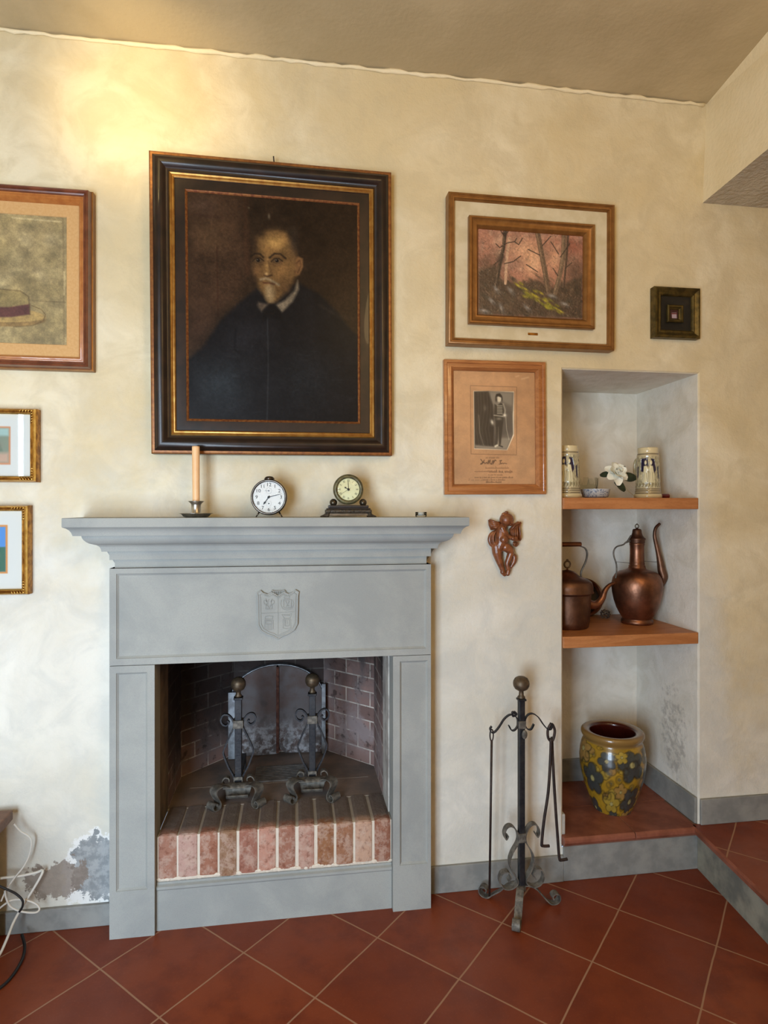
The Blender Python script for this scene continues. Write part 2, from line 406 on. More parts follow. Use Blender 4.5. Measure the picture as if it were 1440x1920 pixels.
M['iron'] = simple('dark_wrought_iron', rgb(34, 36, 42), rgb(54, 54, 56), .48, .5, nscale=45, bump=.35, bscale=120)
M['iron_dusty'] = simple('dusty_wrought_iron', rgb(124, 119, 110), rgb(84, 80, 74), .62, .4, nscale=60, bump=.4, bscale=140)
M['rust'] = simple('browned_iron', rgb(62, 48, 42), rgb(44, 36, 34), .55, .4, nscale=70, bump=.3)
M['brass'] = simple('dull_brass', rgb(104, 88, 68), rgb(80, 68, 54), .5, .6, nscale=60)
M['pewter'] = simple('polished_pewter', rgb(196, 192, 184), rgb(160, 156, 150), .3, .95, nscale=50)
M['chrome_dark'] = simple('dark_nickel', rgb(110, 104, 98), rgb(86, 80, 76), .22, .95, nscale=30)
def copper(name, a, b, rough):
    t = NT(name); c = t.mix(t.ramp(t.noise(14, 5, .6), .35, .65), a, b); t.base(c); t.set(rough=rough, metal=.92)
    vo = t.n.new('ShaderNodeTexVoronoi'); vo.inputs['Scale'].default_value = 90; t.link(t.co, vo.inputs[0])
    t.bump(vo.outputs[0], .12, .002); return t.m
M['copper'] = copper('tarnished_copper', rgb(150, 104, 80), rgb(112, 78, 60), .38)
M['copper_dark'] = copper('dark_tarnished_copper', rgb(128, 94, 74), rgb(98, 72, 58), .44)
M['wax'] = simple('peach_wax', rgb(236, 190, 140), rgb(230, 180, 128), .45, nscale=8)
M['cherub'] = simple('carved_walnut_lacquer', rgb(138, 82, 48), rgb(104, 58, 34), .36, nscale=60, coat=.25)
M['white'] = simple('white_enamel', rgb(222, 224, 222), None, .7, spec=.15)
M['ink'] = simple('dark_print', rgb(26, 28, 32), None, .6)
M['cream'] = simple('cream_enamel', rgb(226, 222, 178), rgb(220, 210, 160), .5, nscale=20)
M['marble'] = simple('green_bronze_rim', rgb(104, 98, 66), rgb(70, 66, 46), .4, .3, nscale=90)
M['ebonybase'] = simple('black_plinth_lacquer', rgb(40, 34, 36), rgb(30, 26, 28), .35)
M['bronze_relief'] = simple('patinated_bronze', rgb(74, 66, 54), rgb(50, 44, 38), .4, .5, nscale=120, bump=.8, bscale=90, bdist=.004)
M['cable_w'] = simple('white_cable', rgb(226, 222, 212), None, .5)
M['cable_b'] = simple('black_cable', rgb(24, 22, 22), None, .5)
M['brownwood'] = wood('brown_table_wood', rgb(96, 66, 48), rgb(120, 84, 62), .5)
M['darkwood'] = wood('dark_table_wood', rgb(74, 48, 34), rgb(58, 38, 28), .5, axis=2)
M['leaf'] = simple('glossy_dark_leaf', rgb(34, 52, 36), rgb(24, 38, 28), .3, nscale=30, coat=.3)
M['petal'] = simple('white_petal', rgb(240, 238, 224), rgb(232, 228, 206), .6, nscale=20)
M['stem'] = simple('pale_stem', rgb(176, 160, 120), None, .6)
M['redglass'] = simple('dark_red_plastic', rgb(110, 26, 22), rgb(84, 20, 18), .3)
def pane_mat(name, tint=(1, 1, 1), ior=1.5):
    t = NT(name); t.n.remove(t.b); tr = t.n.new('ShaderNodeBsdfTransparent'); tr.inputs[0].default_value = (*tint, 1)
    gl = t.n.new('ShaderNodeBsdfGlossy'); gl.inputs['Roughness'].default_value = .02
    fr = t.n.new('ShaderNodeFresnel'); fr.inputs[0].default_value = ior; mx = t.n.new('ShaderNodeMixShader')
    t.link(fr.outputs[0], mx.inputs[0]); t.link(tr.outputs[0], mx.inputs[1]); t.link(gl.outputs[0], mx.inputs[2]); t.link(mx.outputs[0], t.out.inputs[0]); return t.m
M['pane'] = pane_mat('picture_glass')
M['clear'] = pane_mat('clear_glass', (.95, .97, .98), 1.2)

# ------------------------------------------------------------------ room shell
X0, X1, YB, ZC = -3.1, 3.1, WY, 2.98
NX0, NX1, NZ0, NZ1, ND = 1.003, 1.562, .165, 1.925, .432          # niche
FX0, FX1, FZ1 = -.46, .352, .93                                    # firebox opening behind the surround
ch = .006
mb = MB()
xs = [X0, FX0, FX1, NX0 - ch, NX1 + ch, X1]; zs = [0, NZ0 - .04, FZ1, NZ1 + ch, ZC]
for i in range(5):
    for j in range(4):
        if i == 1 and j < 2: continue
        if i == 3 and j in (1, 2): continue
        a, b, c, d = xs[i], xs[i + 1], zs[j], zs[j + 1]
        mb.add([(a, 0, c), (b, 0, c), (b, 0, d), (a, 0, d)], [(0, 1, 2, 3)])
def quad(*p): mb.add(p, [(0, 1, 2, 3)])
o0 = [(NX0 - ch, 0, NZ0 - .04), (NX0 - ch, 0, NZ1 + ch), (NX1 + ch, 0, NZ1 + ch), (NX1 + ch, 0, NZ0 - .04)]
o1 = [(NX0, ch, NZ0 - .04), (NX0, ch, NZ1), (NX1, ch, NZ1), (NX1, ch, NZ0 - .04)]
o2 = [(x, ND, z) for x, _, z in o1]
for k in range(3): quad(o0[k], o0[k + 1], o1[k + 1], o1[k]); quad(o1[k], o1[k + 1], o2[k + 1], o2[k])
quad(*o2)
quad(o1[0], o2[0], o2[3], o1[3])
wall = MB(); wall.v, wall.f, wall.mi = mb.v, mb.f, mb.mi
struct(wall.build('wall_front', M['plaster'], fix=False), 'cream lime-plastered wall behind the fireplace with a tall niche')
# step line on the right
def stepx(y): return 1.553 + .112 * y
fl = MB(); fl.box(X0, X1, YB, 0.0, -.05, 0)
struct(fl.build('floor', M['tiles']), 'square terracotta tiles laid diagonally with pale grout')
up = MB()
up.add([(stepx(0) - .016, 0, .168), (X1, 0, .168), (X1, YB, .168), (stepx(YB) - .016, YB, .168)], [(3, 2, 1, 0)])
k = len(up.v)
nose = [(-.016, .168), (-.022, .160), (-.022, .146), (-.014, .140), (0, .139)]
for (a, z), (b, z2) in zip(nose, nose[1:]):
    up.add([(stepx(0) + a, 0, z), (stepx(YB) + a, YB, z), (stepx(YB) + b, YB, z2), (stepx(0) + b, 0, z2)], [(0, 1, 2, 3)], 1)
up.build('floor_step', [M['tiles'], M['step_tile']], fix=False)['kind'] = 'structure'
bpy.data.objects['floor_step'].name = 'floor.001'; bpy.data.objects['floor.001']['label'] = 'raised terracotta floor one step up on the right'
ri = MB(); ri.add([(stepx(0), 0, 0), (stepx(YB), YB, 0), (stepx(YB), YB, .14), (stepx(0), 0, .14), (stepx(0) + .03, 0, 0), (stepx(YB) + .03, YB, 0), (stepx(YB) + .03, YB, .139), (stepx(0) + .03, 0, .139)],
                  [(0, 1, 2, 3), (4, 5, 6, 7)])
M['riser'] = simple('worn_riser_paint', rgb(150, 146, 130), rgb(108, 108, 100), .75, nscale=9, bump=.3, bscale=60)
struct(ri.build('trim_1', M['riser'], fix=False), 'grey painted riser of the step on the right')
# niche floor, tiled with a rounded front edge
nf = MB(); prof = [(-.018, .168), (-.024, .160), (-.026, .150), (-.022, .140), (-.014, .135), (0.0, .134)]
xa, xm, xb = NX0 - .004, 1.285, NX1 - .018
for a, b in ((xa, xm - .0015), (xm + .0015, xb)):
    pts = [(y, z) for y, z in [(.20, .168)] + prof + [(.02, .134), (.20, .134)]]
    n = len(pts); v = [(a, y, z) for y, z in pts] + [(b, y, z) for y, z in pts]
    nf.add(v, [tuple(range(n)), tuple(range(2 * n - 1, n - 1, -1))] + [(i, i + n, (i + 1) % n + n, (i + 1) % n) for i in range(n)])
for a, b in ((NX0, xm - .0015), (xm + .0015, NX1)): nf.box(a, b, .203, ND, .134, .168)
nf.box(NX0, NX1, -.012, ND, .13, .1655, 1)
o = nf.build('floor_niche', [M['step_tile'], simple('tile_grout', rgb(140, 112, 96), None, .9)]); bev(o, .002); o.name = 'floor.002'; struct(o, 'terracotta tiled floor of the niche with rounded edge')
# skirtings
def skirt(name, x0, x1, y0, y1, z0, z1, m='skirt', lab=None):
    b = MB().box(x0, x1, y0, y1, z0, z1).build(name, M[m]); bev(b, .003); return struct(b, lab)
skirt('baseboard_left', X0 + .01, -.592, -.014, 0, 0, .073, lab='low grey skirting left of the fireplace')
skirt('baseboard_center', .478, NX0 - .001, -.012, 0, 0, .098, lab='grey skirting between fireplace and niche')
skirt('baseboard_niche_front', NX0 - .001, stepx(0), -.010, 0.0, 0, .131, lab='grey painted riser under the niche')
skirt('baseboard_niche_back', NX0 + .013, NX1 - .013, ND - .012, ND, .168, .27, lab='grey skirting at the back of the niche')
skirt('baseboard_niche_right', NX1 - .012, NX1, .004, ND, .168, .27, lab='grey skirting on the right cheek of the niche')
skirt('baseboard_niche_left', NX0, NX0 + .012, .004, ND, .168, .245, 'skirt_white', lab='whitish skirting end on the left cheek of the niche')
skirt('baseboard_right', NX1 + .004, X1, -.012, 0, .168, .268, lab='grey skirting above the raised floor')
# ceiling and dropped soffit
struct(MB().box(X0, X1, YB, 0, ZC, ZC + .05).build('ceiling', M['ceil']), 'uneven warm grey plaster ceiling')
bm_ = MB(); xt0, xt1 = 1.597, 1.597 + .118 * YB; xb0, xb1 = 1.580, 1.580 + .066 * YB
bm_.add([(xt0, 0, ZC), (xt1, YB, ZC), (xb1, YB, 2.592), (xb0, 0, 2.592)], [(0, 1, 2, 3)])
bm_.add([(xb0, 0, 2.592), (xb1, YB, 2.592), (X1, YB, 2.592), (X1, 0, 2.592)], [(0, 1, 2, 3)], 1)
struct(bm_.build('trim_2', [M['beam'], M['rough']], fix=False), 'dropped plaster soffit in the upper right corner')
struct(MB().box(X0 - .1, X0, YB, 0, 0, ZC).build('wall_left', M['beam']), 'plain cream wall on the left, outside the picture')
struct(MB().box(X1, X1 + .1, YB, 0, 0, ZC).build('wall_right', M['beam']), 'plain cream wall on the right, outside the picture')
bw = MB()
for a, b, c, d in ((X0, -2.09, 0, ZC), (-2.04, WX0, 0, ZC), (-2.09, -2.04, 0, 1.58), (-2.09, -2.04, 2.2, ZC), (WX1, X1, 0, ZC), (WX0, WX1, 0, WZ0), (WX0, WX1, WZ1, ZC)): bw.box(a, b, YB - .15, YB, c, d)
struct(bw.build('wall_back', M['beam']), 'cream wall behind the camera with a glazed door')
wf = MB()
for x in (WX0 + .03, (WX0 + WX1) / 2, WX1 - .03): wf.box(x - .035, x + .035, YB + .035, YB + .08, WZ0, WZ1)
for z in (WZ0 + .03, .70, 1.28, WZ1 - .03): wf.box(WX0, WX1, YB + .035, YB + .075, z - .022, z + .022)
struct(wf.build('window_1', M['brownwood']), 'glazed door with glazing bars behind the camera')

rb_ = random.Random(11); tb = MB(); P = []; x = X0
while x < 1.6: P.append((x, -.003 - rb_.random() * .004, ZC - .004 - rb_.random() * .006)); x += .03
tb.tube(P, [.004 + rb_.random() * .005 for _ in P], 8)
struct(tb.build('trim_3', M['beam'], None, True), 'uneven plaster bead where wall meets ceiling')

# ------------------------------------------------------------------ fireplace
FY = -.085; PX0, PX1 = -.591, .4757
fp = thing('fireplace', 'grey carved stone fireplace with moulded mantel, crest and brick hearth', 'fireplace', (-.057, 0, 0))
def fpo(o): o.location = (.057, 0, 0); return o      # parts are written in room coordinates
def panel(name, x0, x1, z0, z1, px0, px1, pz0, pz1, yb=-.001, rec=.008, bw=.007):
    b = MB(); yf = FY; yr = FY + rec
    O = [(x0, z0), (x1, z0), (x1, z1), (x0, z1)]; P = [(px0, pz0), (px1, pz0), (px1, pz1), (px0, pz1)]
    Q = [(px0 + bw, pz0 + bw), (px1 - bw, pz0 + bw), (px1 - bw, pz1 - bw), (px0 + bw, pz1 - bw)]
    P1 = [(x + .0015 * s1, z + .0015 * s2) for (x, z), (s1, s2) in zip(P, ((1, 1), (-1, 1), (-1, -1), (1, -1)))]
    v = [(x, yb, z) for x, z in O] + [(x, yf, z) for x, z in O] + [(x, yf, z) for x, z in P] + [(x, yf + .003, z) for x, z in P1] + [(x, yr, z) for x, z in Q]
    f = [(0, 3, 2, 1), (16, 17, 18, 19)]
    for k in range(4):
        n = (k + 1) % 4
        for l in range(4): f.append((l * 4 + k, l * 4 + n, l * 4 + 4 + n, l * 4 + 4 + k))
    o = b.add(v, f).build(name, M['stone'], fp); return fpo(o)
frz = panel('frieze', PX0, PX1, .8885, 1.204, PX0 + .021, PX1 - .016, .910, 1.187)
panel('pilaster', PX0, -.4505, 0, .8865, -.5704, -.4735, .153, .864)
panel('pilaster', .3414, PX1, 0, .8865, .3655, .4650, .158, .868)
cor = [(0.0, 1.2045), (-.013, 1.2045), (-.013, 1.232), (0.0, 1.232), (0.0, 1.2605), (.019, 1.2605), (.0195, 1.264), (.0205, 1.270), (.024, 1.277), (.030, 1.2822), (.038, 1.2850),
       (.047, 1.2885), (.054, 1.2935), (.060, 1.300), (.0635, 1.307), (.0650, 1.3140), (.0840, 1.3140), (.0852, 1.3185), (.0875, 1.325), (.0920, 1.332), (.0985, 1.3375), (.1040, 1.3400), (.1060, 1.3410), (.1075, 1.3425), (.1075, 1.3680), (.1060, 1.3700)]
v = []
for o_, z in cor:
    v += [(PX0 - o_, -.001, z), (PX0 - o_, FY - o_, z), (PX1 + o_, FY - o_, z), (PX1 + o_, -.001, z)]
f = []
for i in range(len(cor) - 1):
    for k in range(3): f.append((i * 4 + k, i * 4 + k + 1, i * 4 + k + 5, i * 4 + k + 4))
m_ = (len(cor) - 1) * 4; f.append((m_, m_ + 1, m_ + 2, m_ + 3)); f.append((3, 2, 1, 0)); 
f += [tuple(i * 4 for i in range(len(cor))), tuple(i * 4 + 3 for i in range(len(cor)))[::-1]]
mt = MB().add(v, f).build('mantel_shelf', M['stone'], fp); fpo(mt); smooth_angle(mt, .35)
# crest on the frieze
cr = MB(); K = .0001835; CXC, CZC = 690, 640; ccx, ccz = -.0520, 1.0465
def cp(x, y): return (ccx + (x - CXC) * K, ccz - (y - CZC) * K)
half = [(690, 330), (760, 285), (800, 262), (880, 300), (960, 272), (1005, 225), (1065, 262), (1050, 330), (1046, 600), (1040, 850), (985, 955), (880, 1020), (770, 1060), (690, 1110)]
sh = half + [(2 * 690 - x, y) for x, y in half[-2:0:-1]]
YF = FY + .008
cr.prism([cp(*q) for q in sh], YF - .007, YF + .001)
inn = [(690 + (x - 690) * .885, 655 + (y - 655) * .90) for x, y in sh]
pts = [(cp(*q)[0], YF - .0076, cp(*q)[1]) for q in inn + [inn[0]]]; cr.tube(pts, .0020, 6)
pts = [(cp(*q)[0], YF - .0076, cp(*q)[1]) for q in sh + [sh[0]]]; cr.tube(pts, .0026, 6)
def crs(q, r=.0018): cr.tube([(cp(*p)[0], YF - .0074, cp(*p)[1]) for p in q], r, 6)
crs([(690, 340), (690, 1095)], .0014); crs([(375, 640), (1005, 625)], .0014)
for sx in (-1, 1):       # lily
    crs([(525, 560), (525 + sx * 25, 500), (525 + sx * 60, 480), (525 + sx * 95, 450), (525 + sx * 90, 410), (525 + sx * 50, 400), (525 + sx * 35, 440), (525 + sx * 55, 520), (525 + sx * 60, 555), (525, 565)])
    crs([(525 + sx * 35, 430), (525 + sx * 60, 370)])
    crs([(690 + sx * 70, 240), (690 + sx * 110, 225), (690 + sx * 135, 250), (690 + sx * 105, 270)], .002)
crs([(525, 380), (500, 440), (525, 560), (550, 440), (525, 380)])
crs([(790, 400), (790, 540), (860, 560), (930, 540), (930, 400), (790, 400)]); crs([(830, 420), (860, 500), (890, 420)]); crs([(830, 520), (890, 510)])
crs([(750, 400), (735, 480), (770, 560), (855, 595), (940, 560), (975, 480), (950, 400)], .0016); crs([(800, 350), (815, 385), (890, 385), (905, 345), (850, 335), (800, 350)])
crs([(450, 770), (450, 930), (525, 945), (600, 930), (600, 770), (450, 770)], .0014); crs([(470, 790), (580, 790), (580, 835), (470, 835), (470, 790)])
for x in (490, 515, 540, 565): crs([(x, 850), (x, 925)], .0009)
crs([(455, 750), (460, 700), (525, 685), (600, 700), (590, 745), (455, 750)])
crs([(780, 760), (780, 920), (850, 935), (920, 920), (920, 760), (780, 760)], .0014); crs([(810, 770), (810, 880), (890, 880), (890, 770)])
for x in (835, 860): crs([(x, 770), (x, 860)], .0009)
crs([(760, 670), (800, 740), (905, 740), (945, 665), (760, 670)], .0014); crs([(800, 690), (905, 690)])
crs([(620, 235), (620, 290), (690, 340), (760, 290), (760, 235), (620, 235)], .0014)
for x in (655, 690, 725): crs([(x, 240), (x, 300)], .0012)
co = cr.build('crest', M['stone'], frz, smooth=False); 
# plinth below the hearth
pl = MB(); pp = [(-.065, 0), (-.065, .132), (-.069, .138), (-.069, .146), (-.060, .150), (-.060, .158), (-.001, .158), (-.001, 0)]
v = [(x, y, z) for x in (-.4490, .3400) for y, z in pp]; n = len(pp)
pl.add(v, [tuple(range(n)), tuple(range(2 * n - 1, n - 1, -1))] + [(i, i + n, (i + 1) % n + n, (i + 1) % n) for i in range(n)])
fpo(pl.build('plinth', M['stone'], fp))
# brick front of the hearth: soldier course
def brickmat():
    t = NT('old_brick'); at = t.n.new('ShaderNodeVertexColor'); at.layer_name = 'Col'
    n1 = t.noise(28, 6, .7); c = t.mix(t.math('MULTIPLY', t.ramp(n1, .45, .60), .55), at.outputs[0], rgb(192, 168, 152))
    c = t.mix(t.math('MULTIPLY', t.ramp(t.noise(60, 4, .7), .5, .7), .6), c, rgb(112, 62, 44))
    xyz = t.sep()
    top = t.ramp(t.math('ADD', xyz[1], t.math('MULTIPLY', t.math('SUBTRACT', n1, .5), .06)), -.055, -.005)   # ash trodden over the upper faces
    c = t.mix(t.math('MULTIPLY', top, .90), c, t.mix(n1, rgb(82, 77, 74), rgb(116, 108, 102)))
    t.base(c); t.set(rough=.9, spec=.2); b = t.bump(t.noise(50, 5, .7), .6, .006); return t.m
M['brick'] = brickmat()
def mortar():
    t = NT('lime_mortar'); n1 = t.noise(30, 5, .7); c = t.mix(n1, rgb(200, 186, 168), rgb(232, 222, 206)); xyz = t.sep()
    c = t.mix(t.math('MULTIPLY', t.ramp(t.math('ADD', xyz[1], t.math('MULTIPLY', n1, .03)), -.045, .0), .62), c, rgb(104, 96, 88))
    t.base(c); t.set(rough=.95); t.bump(t.noise(90, 4, .6), .5, .004); return t.m
M['mortar'] = mortar()
bb = MB(); nb = 12; px = (.3395 + .4485) / nb; bcol = []
cols = [rgb(158, 114, 96), rgb(184, 150, 138), rgb(154, 106, 86), rgb(144, 112, 88), rgb(154, 106, 90), rgb(184, 138, 120), rgb(154, 108, 90), rgb(176, 134, 118), rgb(148, 104, 74), rgb(152, 108, 82), rgb(190, 156, 134), rgb(144, 96, 76)]
for i in range(nb):
    x0 = -.4485 + i * px; g = .0045; j = [random.uniform(-.0022, .0022) for _ in range(6)]
    n0 = len(bb.v); a, b = x0 + g + j[0], x0 + px - g + j[1]; yf = -.062 + j[2]; zt = .311 + j[3] * .6; z0 = .166 + j[4] * 2; yb_ = .13
    nx, nz = 5, 8; gv = []
    prof = [(yf, z0 + (zt - .008 - z0) * k / 7) for k in range(8)] + [(yf + .003, zt - .003), (yf + .009, zt)] + [(yf + .009 + (yb_ - yf) * k / 8, zt) for k in range(1, 9)] + [(yb_, z0)]
    vv = []; ff = []
    for y, z in prof:
        for q in range(nx + 1):
            t_ = q / nx; e = .0025 if q in (0, nx) else 0
            vv.append((a + (b - a) * t_, y + e * (z < zt - .001) + random.uniform(-.0008, .0008), z - e * (z >= zt - .001)))
    for r in range(len(prof) - 1):
        for q in range(nx): ff.append((r * (nx + 1) + q, r * (nx + 1) + q + 1, (r + 1) * (nx + 1) + q + 1, (r + 1) * (nx + 1) + q))
    L = len(prof); ff.append(tuple(r * (nx + 1) for r in range(L))); ff.append(tuple(r * (nx + 1) + nx for r in range(L))[::-1])
    bb.add(vv, ff); bcol += [cols[i]] * len(vv)
br = bb.build('hearth_bricks', M['brick'], fp); set_cols(br.data, np.array(bcol)); fpo(br); bpy.data.objects[br.name]['label'] = 'row of upright worn red bricks'
mo = MB(); mo.box(-.4488, .3398, -.0565, .1305, .158, .3065)
rnd = random.Random(3); n = 60
for i in range(n):
    x = -.448 + .787 * i / n; r = .006 + rnd.random() * .004
    mo.sphere((x + .006, -.0575, .1655 + rnd.uniform(-.001, .002)), r, 1.4, .5, .8, 8, 6)
fpo(mo.build('mortar', M['mortar'], fp))
# hearth floor, firebox walls
M['hearth'] = simple('ashy_hearth_tile', rgb(112, 102, 96), rgb(138, 120, 108), .7, nscale=9, bump=.2, bscale=60)
pl2 = [(-.455, .131), (.338, .131), (.338, .40), (.135, .60), (-.262, .60), (-.455, .40)]
hf = MB(); hf.add([(x, y, .308) for x, y in pl2] + [(x, y, .28) for x, y in pl2], [tuple(range(6)), tuple(range(11, 5, -1))])
hf.box(-.452, .336, .1305, .1325, .28, .3088, 1); hf.box(-.40, .30, .2905, .2925, .28, .3085, 1); hf.box(-.08, -.078, .2925, .44, .28, .3085, 1)
fpo(hf.build('hearth_floor', [M['hearth'], M['mortar']], fp))
def firebrick(name, soot_z=.62, swap=False, pale=0.):
    t = NT(name); xyz = t.sep(); bk = t.n.new('ShaderNodeTexBrick')
    t.link(t.comb(xyz[0], xyz[2], 0), bk.inputs['Vector'])
    bk.inputs['Scale'].default_value = 1; bk.inputs['Mortar Size'].default_value = .0030; bk.inputs['Brick Width'].default_value = .135; bk.inputs['Row Height'].default_value = .0615
    bk.inputs['Mortar Smooth'].default_value = .3; bk.inputs['Bias'].default_value = 0
    bk.inputs['Color1'].default_value = (*rgb(112, 88, 82), 1); bk.inputs['Color2'].default_value = (*rgb(158, 128, 120), 1); bk.inputs['Mortar'].default_value = (*rgb(206, 196, 184), 1)
    n = t.noise(6, 6, .65, dist=.5)
    c = t.mix(t.ramp(n, .45, .62), bk.outputs['Color'], rgb(150, 134, 132))
    so = t.ramp(t.math('ADD', xyz[2], t.math('MULTIPLY', t.math('SUBTRACT', n, .5), .55)), soot_z - .16, soot_z + .2)
    c = t.mix(t.math('MULTIPLY', so, .90), c, rgb(22, 20, 19))
    c = t.mix(t.math('MULTIPLY', t.ramp(t.noise(22, 5, .7), .56, .64), .6), c, rgb(34, 28, 26))
    t.base(c); t.set(rough=.85, spec=.3); t.bump(bk.outputs['Fac'], -.5, .004); return t.m
def fwall(name, p, q, z0, z1, m, th=.02):
    dx, dy = q[0] - p[0], q[1] - p[1]; L = math.hypot(dx, dy)
    o = MB().box(0, L, 0, th, z0, z1).build(name, m, fp); o.location = (p[0] + .057, p[1], 0); o.rotation_euler = (0, 0, math.atan2(dy, dx)); return o
A, B_, C_, D_, E_, F_ = (-.452, -.002), (-.452, .40), (-.262, .60), (.135, .60), (.337, .39), (.337, -.002)
mL, mR, mK = firebrick('firebrick_left', .40), firebrick('firebrick_right', .66), firebrick('firebrick_back', .45)
M['firewhite'] = simple('sooty_white_render', rgb(196, 192, 184), rgb(150, 144, 138), .85, nscale=12, bump=.3)
M['firetan'] = simple('tan_lining_render', rgb(128, 112, 92), rgb(90, 78, 66), .85, nscale=10, bump=.3)  # left lining; tan tone has warm light put into the colour
fwall('firebox_wall', A, (-.452, .14), .30, 1.15, M['firetan']); fwall('firebox_wall', (-.452, .14), B_, .30, 1.15, mL)
fwall('firebox_wall', B_, C_, .30, 1.15, mL); fwall('firebox_wall', C_, D_, .30, 1.15, mK)
fwall('firebox_wall', D_, E_, .30, 1.15, mR); fwall('firebox_wall', E_, (.337, .13), .30, 1.15, mR); fwall('firebox_wall', (.337, .13), F_, .30, 1.15, M['firewhite'])
fpo(MB().add([(x, y, 1.12) for x, y in [(-.46, -.002), (.35, -.002), (.35, .40), (.14, .62), (-.27, .62), (-.46, .41)]], [tuple(range(6))]).build('smoke_chamber', simple('soot', rgb(22, 20, 19), None, .95), fp, fix=False))
# arched fireback in two halves
def fbmat():
    t = NT('ash_dusted_cast_iron'); xyz = t.sep(); n = t.noise(30, 6, .75); n2 = t.noise(7, 5, .6)
    c = t.mix(t.ramp(n2, .4, .62), rgb(84, 78, 78), rgb(76, 58, 52))
    lowm = t.math('MULTIPLY', t.ramp(xyz[2], .34, .50, 1, 0), t.ramp(n, .42, .60)); c = t.mix(t.math('MULTIPLY', lowm, .8), c, rgb(170, 172, 176))
    c = t.mix(t.math('MULTIPLY', t.ramp(t.noise(9, 3, .5), .56, .66), .75), c, rgb(58, 48, 44)); t.base(c); t.set(rough=.6, metal=.25); t.bump(n, .3, .004); return t.m
M['fireback'] = fbmat()
bx0, bx1, bxm, bz, br_ = -.268, .128, -.070, .56, .20
def arcp(a): return (bxm + .198 * math.cos(a), bz + .145 * math.sin(a))
for side in (-1, 1):
    pts = [(bxm + side * .003, .315 if side < 0 else .345)]
    if side > 0: pts = [(bxm + .003, .36), (bxm + .012, .335), (bxm + .035, .318)]
    pts += [(bxm + side * .198, .312), (bxm + side * .198, bz)]
    pts += [arcp(a if side > 0 else PI - a) for a in np.linspace(0.05, PI / 2 - .02, 12)]
    fpo(MB().prism(pts, .562, .590).build('fireback_plate', M['fireback'], fp))
rim = MB(); rim.ribbon([(bxm - .202, .576, .312), (bxm - .202, .576, bz)] + [(bxm + .202 * math.cos(a), .576, bz + .149 * math.sin(a)) for a in np.linspace(PI, 0, 26)] + [(bxm + .202, .576, .312)], (0, 1, 0), .032, .003)
rim.box(bx0 - .012, bx0 + .02, .540, .556, .312, .60); rim.box(bx1 - .004, bx1 + .012, .540, .556, .312, .62)
fpo(rim.build('fireback_rim', simple('pale_steel', rgb(150, 156, 162), rgb(110, 112, 116), .45, .5, nscale=30), fp))
rb = MB(); rb.box(bxm - .006, bxm + .006, .554, .564, .32, .70); fpo(rb.build('fireback_seam', simple('rusty_seam', rgb(66, 36, 28), rgb(96, 60, 46), .9, nscale=60, bump=.6), fp))
gr = MB(); gr.box(-.155, .055, .30, .302, .3085, .311); gr.box(-.155, .055, .448, .45, .3085, .311)
for i in range(9): gr.box(-.155, .055, .305 + i * .016, .313 + i * .016, .3085, .3125)
fpo(gr.build('vent_grate', simple('grey_steel_slats', rgb(128, 124, 120), rgb(100, 96, 92), .5, .3), fp))

